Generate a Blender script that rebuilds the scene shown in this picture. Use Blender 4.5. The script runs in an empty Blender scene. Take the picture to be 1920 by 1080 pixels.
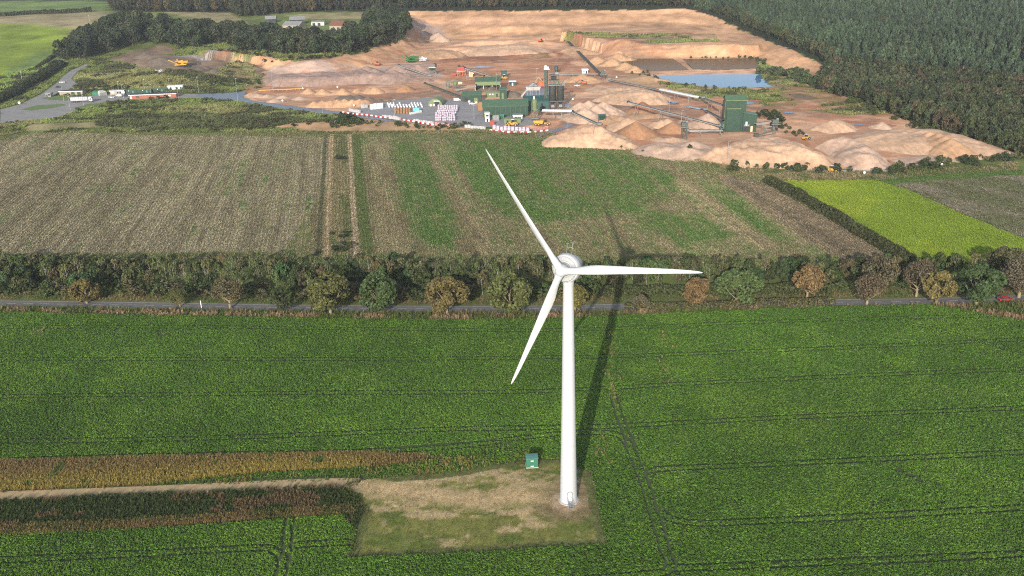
import bpy, math, random
import numpy as np
R = math.radians
rng = np.random.default_rng(7)
random.seed(7)
sc = bpy.context.scene
COL = sc.collection

# ------------------------------------------------------------------ camera
W0, H0, FOC, PITCH, ROLL, CAMH = 1920, 1080, 1750.0, R(21.6), R(-1.42), 115.0
fw = np.array([0, math.cos(PITCH), -math.sin(PITCH)])
_r = np.array([1.0, 0, 0]); _u = np.cross(_r, fw)
rt = math.cos(ROLL) * _r + math.sin(ROLL) * _u
up = -math.sin(ROLL) * _r + math.cos(ROLL) * _u
cam_d = bpy.data.cameras.new("camera"); cam = bpy.data.objects.new("camera", cam_d); COL.objects.link(cam)
cam_d.sensor_width = 36.0; cam_d.lens = 36.0 * FOC / W0; cam_d.clip_start = 1.0; cam_d.clip_end = 8000
from mathutils import Matrix, Vector
cam.matrix_world = Matrix(((rt[0], up[0], -fw[0], 0), (rt[1], up[1], -fw[1], 0), (rt[2], up[2], -fw[2], CAMH), (0, 0, 0, 1)))
sc.camera = cam

# ------------------------------------------------------------------ light
SUN_EL, SUN_AZ = R(18.6), R(11.7)          # shadows run away from the camera, a little to the right
sun_dir = np.array([math.sin(SUN_AZ) * math.cos(SUN_EL), math.cos(SUN_AZ) * math.cos(SUN_EL), -math.sin(SUN_EL)])
sl = bpy.data.lights.new("sun", 'SUN'); sl.energy = 3.7; sl.angle = R(0.5); sl.color = (1.0, 0.94, 0.85)
so = bpy.data.objects.new("sun", sl); COL.objects.link(so)
so.rotation_euler = Vector(sun_dir).to_track_quat('-Z', 'Y').to_euler()
w = bpy.data.worlds.new("World"); sc.world = w; w.use_nodes = True
nt = w.node_tree; bg = nt.nodes['Background']
sky = nt.nodes.new('ShaderNodeTexSky'); sky.sky_type = 'NISHITA'; sky.sun_disc = False
sky.sun_elevation = SUN_EL
sky.sun_rotation = math.atan2(-sun_dir[0], -sun_dir[1]) % (2 * math.pi)
hs = nt.nodes.new('ShaderNodeHueSaturation'); hs.inputs['Saturation'].default_value = .62; nt.links.new(sky.outputs[0], hs.inputs['Color']); nt.links.new(hs.outputs[0], bg.inputs[0]); bg.inputs[1].default_value = 0.15
sc.view_settings.view_transform = 'Standard'; sc.view_settings.look = 'None'; sc.view_settings.gamma = 1
sc.view_settings.exposure = 0.7
sc.cycles.max_bounces = 5; sc.cycles.diffuse_bounces = 2; sc.cycles.glossy_bounces = 2; sc.cycles.transmission_bounces = 2
sc.cycles.filter_width = 1.1; sc.cycles.use_denoising = False

# ------------------------------------------------------------------ ground geometry helpers
CP = np.array([0, 0, CAMH])
def ray(px, py): return fw + (px - 960) / FOC * rt - (py - 540) / FOC * up
def G(px, py, z=0.0):
    d = ray(px, py); t = (z - CAMH) / d[2]; return CP + t * d
def proj(P):
    d = np.asarray(P, float) - CP; z = d @ fw
    return 960 + FOC * (d @ rt) / z, 540 - FOC * (d @ up) / z
def ss(a, b, x): t = np.clip((x - a) / (b - a), 0, 1); return t * t * (3 - 2 * t)
_tab = [np.random.default_rng(s).random((256, 256)) for s in range(12)]
def vn(x, y, s, seed=0):
    x = np.asarray(x, float) / s + 1000.3; y = np.asarray(y, float) / s + 1000.7
    xi = np.floor(x).astype(int); yi = np.floor(y).astype(int); fx = x - xi; fy = y - yi
    fx = fx * fx * (3 - 2 * fx); fy = fy * fy * (3 - 2 * fy); T = _tab[seed % 12]
    a = T[xi & 255, yi & 255]; b = T[(xi + 1) & 255, yi & 255]; c = T[xi & 255, (yi + 1) & 255]; d = T[(xi + 1) & 255, (yi + 1) & 255]
    return (a * (1 - fx) + b * fx) * (1 - fy) + (c * (1 - fx) + d * fx) * fy
def fbm(x, y, s, seed=0, o=3):
    r = 0; a = 0.5; t = 0
    for k in range(o): r = r + a * vn(x, y, s / 2 ** k, seed + k); t += a; a *= 0.5
    return r / t
def inpoly(x, y, poly):
    x = np.asarray(x, float); y = np.asarray(y, float); ins = np.zeros(x.shape, bool); n = len(poly)
    for i in range(n):
        x1, y1 = poly[i][:2]; x2, y2 = poly[(i + 1) % n][:2]
        if y1 == y2: continue
        c = ((y1 > y) != (y2 > y)) & (x < (x2 - x1) * (y - y1) / (y2 - y1) + x1); ins ^= c
    return ins
def dline(x, y, pts):
    x = np.asarray(x, float); y = np.asarray(y, float); best = np.full(x.shape, 1e9)
    for (a, b) in zip(pts[:-1], pts[1:]):
        ax, ay = a[:2]; bx, by = b[0] - ax, b[1] - ay; L = bx * bx + by * by + 1e-9
        t = np.clip(((x - ax) * bx + (y - ay) * by) / L, 0, 1)
        best = np.minimum(best, np.hypot(x - ax - t * bx, y - ay - t * by))
    return best

# ------------------------------------------------------------------ terrain heights
def PH(D): return 8 * ss(650, 800, D) + 14 * ss(820, 1200, D)
def GP(px, py):
    z = 5.0
    for k in range(25): z = 0.5 * z + 0.5 * float(PH(G(px, py, z)[1]))
    return G(px, py, z)
rim = [GP(*q) for q in [(-700, 80), (60, 62), (200, 74), (330, 88), (400, 97), (480, 105), (540, 112), (590, 115), (640, 105), (700, 90), (758, 74), (770, 50), (752, 22), (900, 20), (1060, 18), (1200, 16), (1290, 18), (1345, 33), (1400, 58), (1430, 72), (1480, 98), (1543, 126), (1640, 150), (2400, 170)]]
toe = [G(*q) for q in [(-700, 240), (60, 165), (200, 132), (330, 125), (400, 108), (480, 124), (520, 138), (590, 138), (640, 134), (700, 124), (775, 100), (800, 80), (800, 68), (900, 74), (1060, 76), (1200, 74), (1300, 72), (1345, 78), (1400, 100), (1430, 112), (1470, 132), (1530, 166), (1640, 195), (2400, 210)]]
far_pts = [(4000, 500), (4000, 6000), (-4000, 6000), (-4000, 500)]
trim = [GP9 for GP9 in [G(*q, 9.0) for q in [(1052, 62), (1085, 66), (1128, 82), (1210, 84), (1320, 84), (1422, 85), (1440, 70), (1380, 40), (1060, 40)]]]
ttoe = [G(*q) for q in [(1040, 62), (1078, 80), (1142, 109), (1210, 109), (1320, 108), (1424, 107), (1470, 80), (1400, 40), (1030, 40)]]
bumps = [  # px, py, rx, ry (m), height
    (330, 152, 38, 30, 6.5), (285, 122, 26, 20, 5), (290, 92, 30, 20, 6), (455, 132, 15, 16, 7), (420, 140, 22, 14, 4), (245, 150, 24, 20, 3),
    (400, 120, 22, 12, 3), (320, 130, 16, 8, 3), (340, 228, 60, 9, 2.0), (460, 232, 60, 9, 2.2), (560, 236, 40, 8, 1.6), (280, 206, 50, 10, 1.2), (30, 240, 40, 10, 1),
    (1165, 105, 14, 20, 6), (1190, 125, 12, 14, 3.5), (1225, 150, 16, 12, 3), (1290, 168, 30, 8, 1.8), (1500, 150, 26, 18, 2),
    (900, 88, 46, 14, 4), (980, 84, 50, 14, 4), (860, 95, 40, 12, 3), (1400, 270, 40, 12, 1.5),
    (1090, 62, 16, 20, -2), (940, 66, 30, 12, 2.5), (1480, 190, 30, 12, 1.5), (1010, 104, 30, 9, 2.2), (950, 120, 40, 8, 1.2), (880, 118, 30, 6, 1.0)]
bumps = [(G(a, b)[0], G(a, b)[1], c, d, h) for a, b, c, d, h in bumps]
ponds_px = {'blue': [(1213, 142), (1300, 140), (1424, 139), (1447, 163), (1408, 165), (1330, 164), (1290, 159), (1245, 151), (1222, 148)],
            'west': [(1143, 110), (1262, 110), (1292, 131), (1225, 133), (1180, 126), (1155, 119)],
            'east': [(1280, 111), (1418, 109), (1424, 128), (1360, 131), (1300, 130)],
            'small': [(1478, 176), (1500, 175), (1535, 184), (1520, 187), (1495, 184)]}
ponds = {k: [tuple(G(*q)[:2]) for q in v] for k, v in ponds_px.items()}
quarry_px = [(400, 105), (500, 120), (600, 125), (700, 100), (780, 70), (1300, 70), (1540, 165), (1640, 200), (1730, 240), (1900, 292), (1640, 322), (1480, 318), (1240, 285), (1120, 270), (1010, 245), (640, 215), (480, 190)]
quarry = [tuple(G(*q)[:2]) for q in quarry_px]
XS = np.concatenate([np.arange(-1700, -430, 14), np.arange(-430, 470, 2.3), np.arange(470, 1700, 14)])
YS = np.concatenate([np.arange(60, 430, 20), np.arange(430, 1010, 2.1), np.arange(1010, 1330, 3.2), np.arange(1330, 3400, 25)])
GX, GY = np.meshgrid(XS, YS)
def terr(x, y):
    inR = inpoly(x, y, [p[:2] for p in rim] + far_pts); inT = inpoly(x, y, [p[:2] for p in toe] + far_pts)
    jx = x + 7 * (fbm(x, y, 30, 3) - .5); jy = y + 7 * (fbm(x, y, 30, 5) - .5)
    dR = dline(jx, jy, rim); dT = dline(jx, jy, toe)
    t = dT / (dT + dR + 1e-6); t = np.where(inR, 1, np.where(inT, t, 0))
    ben = t + 0.035 * np.sin(t * 2 * math.pi * 3)
    z = PH(y) * np.where((t > 0) & (t < 1), ben, t)
    tr, tt = [p[:2] for p in trim], [p[:2] for p in ttoe]
    iR = inpoly(x, y, tr); iT = inpoly(x, y, tt)
    d1 = dline(x, y, tr + [tr[0]]); d2 = dline(x, y, tt + [tt[0]])
    z2 = 9 * np.where(iR, 1, np.where(iT, d2 / (d1 + d2 + 1e-6), 0)); z = np.maximum(z, z2)
    for bx, by, rx, ry, h in bumps:
        q = ((x - bx) / rx) ** 2 + ((y - by) / ry) ** 2; z = z + h * np.exp(-q * 1.1) * (0.8 + .4 * fbm(x, y, 9, 2))
    q = inpoly(x, y, quarry)
    z = z + np.where(q, 1.4 * (fbm(x, y, 30, 8) - .5) + .45 * (fbm(x, y, 8, 1) - .5), np.where(y > 545, .6 * (fbm(x, y, 20, 4) - .4), 0))
    for k, pl in ponds.items():
        z = np.where(inpoly(x, y, pl), -.6, z); 
        z = np.where((dline(x, y, pl + [pl[0]]) < 5) & ~inpoly(x, y, pl), np.maximum(np.minimum(z, 1.4), .22), z) if k != 'small' else z
    edge = np.where(q, ss(430, 470, y), ss(500, 560, y))
    return z * edge - 0.12 * (1 - edge)
HZ = terr(GX, GY)
def hz(x, y):
    x = np.asarray(x, float); y = np.asarray(y, float)
    i = np.clip(np.searchsorted(XS, x) - 1, 0, len(XS) - 2); j = np.clip(np.searchsorted(YS, y) - 1, 0, len(YS) - 2)
    u = np.clip((x - XS[i]) / (XS[i + 1] - XS[i]), 0, 1); v = np.clip((y - YS[j]) / (YS[j + 1] - YS[j]), 0, 1)
    return (HZ[j, i] * (1 - u) + HZ[j, i + 1] * u) * (1 - v) + (HZ[j + 1, i] * (1 - u) + HZ[j + 1, i + 1] * u) * v
_ts = np.concatenate([np.linspace(100, 1100, 900), np.linspace(1101, 3500, 900)])
def P(px, py):
    """the point of the ground seen at a photograph pixel"""
    d = ray(px, py); t = _ts / d[1]; q = CP + t[:, None] * d
    below = np.nonzero(q[:, 2] < hz(q[:, 0], q[:, 1]))[0]
    if len(below) == 0: return q[-1]
    k = below[0]; p = q[k]
    return np.array([p[0], p[1], float(hz(p[0], p[1]))])
def mpp(p): return float((np.asarray(p) - CP) @ fw) / FOC
def PW(pts): return [tuple(P(*q)[:2]) for q in pts]

# ------------------------------------------------------------------ material helpers
def mk(name, c, c2=None, scale=1.0, rough=0.8, metal=0.0, bump=0.0, spec=0.3, detail=4, coord='Object', stretch=None):
    m = bpy.data.materials.new(name); m.use_nodes = True; n = m.node_tree; b = n.nodes['Principled BSDF']
    b.inputs['Roughness'].default_value = rough; b.inputs['Metallic'].default_value = metal; b.inputs['Specular IOR Level'].default_value = spec
    if c2 is None: c2 = tuple(v * 0.82 for v in c)
    tc = n.nodes.new('ShaderNodeTexCoord'); src = tc.outputs[coord]
    if stretch:
        mp = n.nodes.new('ShaderNodeMapping'); mp.inputs['Scale'].default_value = stretch; n.links.new(src, mp.inputs[0]); src = mp.outputs[0]
    t = n.nodes.new('ShaderNodeTexNoise'); t.inputs['Scale'].default_value = scale; t.inputs['Detail'].default_value = detail; t.inputs['Roughness'].default_value = .65
    n.links.new(src, t.inputs['Vector'])
    rp = n.nodes.new('ShaderNodeValToRGB'); rp.color_ramp.elements[0].position = .32; rp.color_ramp.elements[1].position = .68
    rp.color_ramp.elements[0].color = (*c, 1); rp.color_ramp.elements[1].color = (*c2, 1)
    n.links.new(t.outputs[0], rp.inputs[0]); n.links.new(rp.outputs[0], b.inputs['Base Color'])
    if bump:
        bp = n.nodes.new('ShaderNodeBump'); bp.inputs['Strength'].default_value = bump; n.links.new(t.outputs[0], bp.inputs['Height']); n.links.new(bp.outputs[0], b.inputs['Normal'])
    return m
def mk_leaf(name, mode):
    """foliage: colour from the plant (object colour or its instance tint), each leaf a little different"""
    m = bpy.data.materials.new(name); m.use_nodes = True; n = m.node_tree; b = n.nodes['Principled BSDF']
    b.inputs['Roughness'].default_value = .62; b.inputs['Specular IOR Level'].default_value = .22
    if mode == 'obj': a = n.nodes.new('ShaderNodeObjectInfo'); c = a.outputs['Color']
    else:
        a = n.nodes.new('ShaderNodeAttribute'); a.attribute_type = 'INSTANCER'; a.attribute_name = 'tint'; c = a.outputs['Color']
    v = n.nodes.new('ShaderNodeAttribute'); v.attribute_name = 'lv'
    h = n.nodes.new('ShaderNodeHueSaturation'); n.links.new(c, h.inputs['Color'])
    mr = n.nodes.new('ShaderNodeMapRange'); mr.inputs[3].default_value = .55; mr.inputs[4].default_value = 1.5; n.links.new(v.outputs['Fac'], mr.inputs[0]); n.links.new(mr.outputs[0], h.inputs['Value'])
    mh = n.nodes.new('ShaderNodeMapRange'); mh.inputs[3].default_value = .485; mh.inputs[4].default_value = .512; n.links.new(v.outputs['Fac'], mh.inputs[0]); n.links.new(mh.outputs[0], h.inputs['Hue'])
    n.links.new(h.outputs[0], b.inputs['Base Color'])
    tr = n.nodes.new('ShaderNodeBsdfTranslucent'); n.links.new(h.outputs[0], tr.inputs[0])
    mx = n.nodes.new('ShaderNodeMixShader'); mx.inputs[0].default_value = .18
    n.links.new(b.outputs[0], mx.inputs[1]); n.links.new(tr.outputs[0], mx.inputs[2]); n.links.new(mx.outputs[0], n.nodes['Material Output'].inputs[0])
    return m
def mk_vcol(name, s1=.12, s2=.9, amt=.2, bump=.2, rough=.95):
    """ground whose surface colour is stored on the mesh, broken up by noise"""
    m = bpy.data.materials.new(name); m.use_nodes = True; n = m.node_tree; b = n.nodes['Principled BSDF']
    b.inputs['Roughness'].default_value = rough; b.inputs['Specular IOR Level'].default_value = .1
    a = n.nodes.new('ShaderNodeAttribute'); a.attribute_name = 'ground'
    tc = n.nodes.new('ShaderNodeTexCoord'); out = a.outputs['Color']
    for s in (s1, s2):
        t = n.nodes.new('ShaderNodeTexNoise'); t.inputs['Scale'].default_value = s; t.inputs['Detail'].default_value = 5; t.inputs['Roughness'].default_value = .7
        n.links.new(tc.outputs['Object'], t.inputs['Vector'])
        mr = n.nodes.new('ShaderNodeMapRange'); mr.inputs[1].default_value = .3; mr.inputs[2].default_value = .7; mr.inputs[3].default_value = 1 - amt; mr.inputs[4].default_value = 1 + amt
        n.links.new(t.outputs[0], mr.inputs[0])
        mu = n.nodes.new('ShaderNodeMixRGB'); mu.blend_type = 'MULTIPLY'; mu.inputs[0].default_value = 1; n.links.new(out, mu.inputs[1]); n.links.new(mr.outputs[0], mu.inputs[2]); out = mu.outputs[0]
    n.links.new(out, b.inputs['Base Color'])
    bp = n.nodes.new('ShaderNodeBump'); bp.inputs['Strength'].default_value = bump; bp.inputs['Distance'].default_value = .4
    n.links.new(t.outputs[0], bp.inputs['Height']); n.links.new(bp.outputs[0], b.inputs['Normal'])
    return m
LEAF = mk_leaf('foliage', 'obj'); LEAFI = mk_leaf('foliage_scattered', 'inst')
TERR = mk_vcol('terrain_surface'); FIELD = mk_vcol('field_surface', .5, 2.2, .3, .6)
M = dict(
    white=mk('turbine_paint', (.42, .435, .45), (.38, .39, .40), .5, .5, stretch=(1, 1, .12)), nac=mk('nacelle_front_paint', (.325, .335, .345), (.30, .31, .32), .6, .55), grey_white=mk('nacelle_paint', (.24, .245, .25), (.22, .225, .23), .6, .5),
    steel=mk('galvanised_steel', (.42, .44, .46), (.30, .32, .34), 2, .45, .6), dark=mk('dark_rubber', (.02, .02, .022), (.035, .034, .033), 3, .7),
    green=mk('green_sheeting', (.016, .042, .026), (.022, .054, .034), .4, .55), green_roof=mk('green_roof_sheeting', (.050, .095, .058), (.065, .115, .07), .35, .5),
    green_pale=mk('faded_green_sheeting', (.12, .155, .065), (.15, .19, .085), .5, .6), green_box=mk('green_cabinet_paint', (.03, .125, .075), (.036, .145, .088), .8, .5), green_box_roof=mk('green_cabinet_roof', (.06, .17, .14), (.08, .2, .17), .8, .5),
    teal=mk('teal_paint', (.022, .06, .055), (.03, .075, .07), .6, .5), brick=mk('red_brick', (.32, .12, .075), (.25, .085, .052), 1.5, .9), stone=mk('pale_stone_wall', (.34, .29, .22), (.26, .22, .17), 1.2, .9),
    plaster=mk('white_render', (.52, .51, .48), (.42, .41, .39), .6, .7), white_paint=mk('white_paint', (.62, .62, .62), (.5, .5, .5), 1, .5), felt=mk('dark_roof_felt', (.035, .035, .04), (.06, .06, .065), .5, .9),
    tile=mk('red_roof_tile', (.20, .085, .055), (.15, .06, .045), 1.2, .9), slate=mk('grey_roof_sheet', (.17, .17, .165), (.25, .25, .24), .4, .8),
    silo=mk('dark_silo_steel', (.030, .034, .032), (.05, .054, .05), .8, .5), frame=mk('dark_green_steel', (.05, .065, .055), (.08, .095, .08), .8, .6), belt=mk('conveyor_belt', (.03, .03, .03), (.08, .065, .05), .7, .85),
    rail=mk('weathered_steel', (.15, .16, .155), (.24, .24, .225), .6, .6), rust=mk('red_oxide_steel', (.36, .07, .045), (.26, .06, .04), 1, .7), orange=mk('orange_paint', (.52, .12, .045), (.42, .09, .035), 1, .5),
    yellow=mk('yellow_machine_paint', (.55, .30, .04), (.45, .23, .03), 1, .5), mgreen=mk('green_machine_paint', (.035, .16, .04), (.03, .12, .035), 1, .5), glass=mk('dark_glass', (.02, .025, .03), (.03, .035, .04), 1, .1, 0, 0, .6),
    red=mk('red_paint', (.40, .03, .025), (.33, .025, .02), 1, .4), blockgrey=mk('grey_blocks', (.38, .36, .36), (.50, .47, .47), .9, .9), blockpink=mk('pink_blocks', (.50, .24, .21), (.42, .2, .18), .9, .9),
    paleblue=mk('pale_wrapped_pallet', (.55, .64, .66), (.7, .74, .75), .5, .5), timber=mk('timber', (.33, .17, .08), (.22, .12, .06), 1.5, .9), bag=mk('white_bag', (.50, .46, .47), (.30, .22, .33), .9, .8), tealcover=mk('teal_cover', (.12, .42, .42), (.16, .5, .5), 1, .5),
    bark=mk('bark', (.075, .06, .045), (.045, .036, .028), 3, .95), palebark=mk('pale_bark', (.27, .215, .13), (.18, .14, .085), 3, .95), birch=mk('birch_bark', (.36, .34, .30), (.16, .15, .13), 4, .9),
    conc=mk('concrete', (.42, .40, .37), (.33, .31, .29), 1, .9), tarmac=mk('tarmac', (.075, .078, .088), (.10, .10, .108), .8, .85), tarmac_wet=mk('damp_tarmac', (.045, .055, .085), (.065, .075, .10), .3, .35, 0, 0, .5), line=mk('road_paint', (.7, .7, .68), (.5, .5, .48), 2, .7),
    gravel=mk('gravel_yard', (.20, .19, .19), (.28, .265, .26), .25, .9), track=mk('dirt_track', (.44, .31, .17), (.28, .21, .11), .8, .95, 0, .3), cream=mk('cream_paint', (.62, .5, .34), (.5, .38, .24), 1, .7),
)
def water_mat(name, c):
    m = bpy.data.materials.new(name); m.use_nodes = True; n = m.node_tree; b = n.nodes['Principled BSDF']
    b.inputs['Base Color'].default_value = (*c, 1); b.inputs['Roughness'].default_value = .02; b.inputs['IOR'].default_value = 1.33; b.inputs['Specular IOR Level'].default_value = .2
    t = n.nodes.new('ShaderNodeTexNoise'); t.inputs['Scale'].default_value = .5; tc = n.nodes.new('ShaderNodeTexCoord'); n.links.new(tc.outputs['Object'], t.inputs['Vector'])
    bp = n.nodes.new('ShaderNodeBump'); bp.inputs['Strength'].default_value = .0015; n.links.new(t.outputs[0], bp.inputs['Height']); n.links.new(bp.outputs[0], b.inputs['Normal'])
    return m
WBLUE, WDARK = water_mat('pond_water', (.06, .15, .27)), water_mat('painted_reflection_water', (.15, .095, .055)); WDARK.node_tree.nodes['Principled BSDF'].inputs['Specular IOR Level'].default_value = .12; WDARK.node_tree.nodes['Principled BSDF'].inputs['Roughness'].default_value = .2; WDARK.node_tree.nodes['Principled BSDF'].inputs['IOR'].default_value = 1.06; WBLUE.node_tree.nodes['Principled BSDF'].inputs['IOR'].default_value = 1.15  # sky-blue and sand-face brown reflections are put into these base colours

# ------------------------------------------------------------------ mesh + object helpers
class MB:
    def __init__(s): s.v = []; s.f = []
    def add(s, vs, fs):
        o = len(s.v); s.v += [tuple(map(float, q)) for q in vs]; s.f += [tuple(i + o for i in q) for q in fs]; return s
    def box(s, c, d, rz=0.0, taper=1.0):
        cx, cy, cz = c; a, b, h = d[0] / 2, d[1] / 2, d[2] / 2; q = []
        for sz, t in ((-h, 1), (h, taper)):
            for sx, sy in ((-1, -1), (1, -1), (1, 1), (-1, 1)):
                x, y = sx * a * t, sy * b * t; q.append((cx + x * math.cos(rz) - y * math.sin(rz), cy + x * math.sin(rz) + y * math.cos(rz), cz + sz))
        return s.add(q, [(3, 2, 1, 0), (4, 5, 6, 7), (0, 1, 5, 4), (1, 2, 6, 5), (2, 3, 7, 6), (3, 0, 4, 7)])
    def tube(s, p0, p1, r0, r1=None, n=8, caps=True):
        r1 = r0 if r1 is None else r1; p0 = np.array(p0, float); p1 = np.array(p1, float); d = p1 - p0; d /= np.linalg.norm(d) + 1e-9
        a = np.cross(d, (0, 0, 1) if abs(d[2]) < .9 else (1, 0, 0)); a /= np.linalg.norm(a); b = np.cross(d, a); q = []
        for p, r in ((p0, r0), (p1, r1)):
            for k in range(n): t = 2 * math.pi * k / n; q.append(p + r * (math.cos(t) * a + math.sin(t) * b))
        f = [(k, k + n, (k + 1) % n + n, (k + 1) % n) for k in range(n)]
        if caps: f += [tuple(range(n)), tuple(range(2 * n - 1, n - 1, -1))]
        return s.add(q, f)
    def beam(s, p0, p1, wd, ht):
        """a square-section bar between two points"""
        p0 = np.array(p0, float); p1 = np.array(p1, float); d = p1 - p0; d /= np.linalg.norm(d) + 1e-9
        a = np.cross(d, (0, 0, 1) if abs(d[2]) < .95 else (1, 0, 0)); a /= np.linalg.norm(a); b = np.cross(a, d)
        q = [p + x * wd / 2 * a + y * ht / 2 * b for p in (p0, p1) for x, y in ((-1, -1), (1, -1), (1, 1), (-1, 1))]
        return s.add(q, [(3, 2, 1, 0), (4, 5, 6, 7), (0, 1, 5, 4), (1, 2, 6, 5), (2, 3, 7, 6), (3, 0, 4, 7)])
    def prism(s, prof, y0, y1, axis='y'):
        """a closed outline (x,z) pushed along y, or (y,z) along x"""
        n = len(prof); q = [(a, y, b) if axis == 'y' else (y, a, b) for y in (y0, y1) for a, b in prof]
        return s.add(q, [tuple(range(n)), tuple(range(2 * n - 1, n - 1, -1))] + [(k, k + n, (k + 1) % n + n, (k + 1) % n) for k in range(n)])
    def lathe(s, prof, o, ax, n=32):
        """(distance along axis, radius) profile turned about an axis"""
        o = np.array(o, float); ax = np.array(ax, float); ax /= np.linalg.norm(ax)
        a = np.cross(ax, (0, 0, 1) if abs(ax[2]) < .9 else (1, 0, 0)); a /= np.linalg.norm(a); b = np.cross(ax, a); q = []
        for t, r in prof:
            for k in range(n): an = 2 * math.pi * k / n; q.append(o + t * ax + max(r, 1e-4) * (math.cos(an) * a + math.sin(an) * b))
        f = [(i * n + k, i * n + (k + 1) % n, (i + 1) * n + (k + 1) % n, (i + 1) * n + k) for i in range(len(prof) - 1) for k in range(n)]
        return s.add(q, f)
def mesh_obj(name, verts, faces, m, parent=None, smooth=False):
    me = bpy.data.meshes.new(name); me.from_pydata([tuple(v) for v in verts], [], faces); me.update()
    me.materials.append(m)
    if smooth: me.polygons.foreach_set('use_smooth', [True] * len(me.polygons))
    o = bpy.data.objects.new(name, me); COL.objects.link(o)
    if parent: o.parent = parent
    return o
def part(name, mb, m, parent=None, smooth=False):
    o = mesh_obj(name, mb.v, mb.f, M[m] if isinstance(m, str) else m, parent, smooth)
    if smooth:
        try: o.data.set_sharp_from_angle(angle=R(40))
        except Exception: pass
    return o
def quad_mesh(name, V, Fq, mats, attrs=None):
    """a mesh straight from arrays: V (n,3), Fq (m,4)"""
    me = bpy.data.meshes.new(name); n, m = len(V), len(Fq); me.vertices.add(n); me.loops.add(m * 4); me.polygons.add(m)
    me.vertices.foreach_set('co', np.asarray(V, np.float32).ravel()); me.loops.foreach_set('vertex_index', np.asarray(Fq, np.int32).ravel())
    me.polygons.foreach_set('loop_start', np.arange(0, m * 4, 4, dtype=np.int32)); me.polygons.foreach_set('loop_total', np.full(m, 4, np.int32))
    me.update(calc_edges=True)
    for mm in mats: me.materials.append(mm)
    for k, (ty, arr) in (attrs or {}).items():
        a = me.attributes.new(k, ty, 'POINT'); a.data.foreach_set('color' if ty == 'FLOAT_COLOR' else 'value', np.asarray(arr, np.float32).ravel())
    return me
def link(name, me, parent=None):
    o = bpy.data.objects.new(name, me); COL.objects.link(o); o.parent = parent; return o
def tag(o, label=None, cat=None, group=None, kind=None):
    if label: o['label'] = label
    if cat: o['category'] = cat
    if group: o['group'] = group
    if kind: o['kind'] = kind
    return o
def thing(name, label, cat, loc=(0, 0, 0), rz=0.0, group=None):
    o = bpy.data.objects.new(name, None); COL.objects.link(o); o.location = [float(q) for q in loc]; o.rotation_euler = (0, 0, rz); o.empty_display_size = .1
    return tag(o, label, cat, group)
def copy_tree(src, label=None, parent=None):
    c = src.copy(); COL.objects.link(c); c.parent = parent
    if label: c['label'] = label
    for ch in src.children: copy_tree(ch, None, c)
    return c
def rgba(c): return np.concatenate([np.asarray(c, float), np.ones((len(c), 1))], 1)

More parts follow.
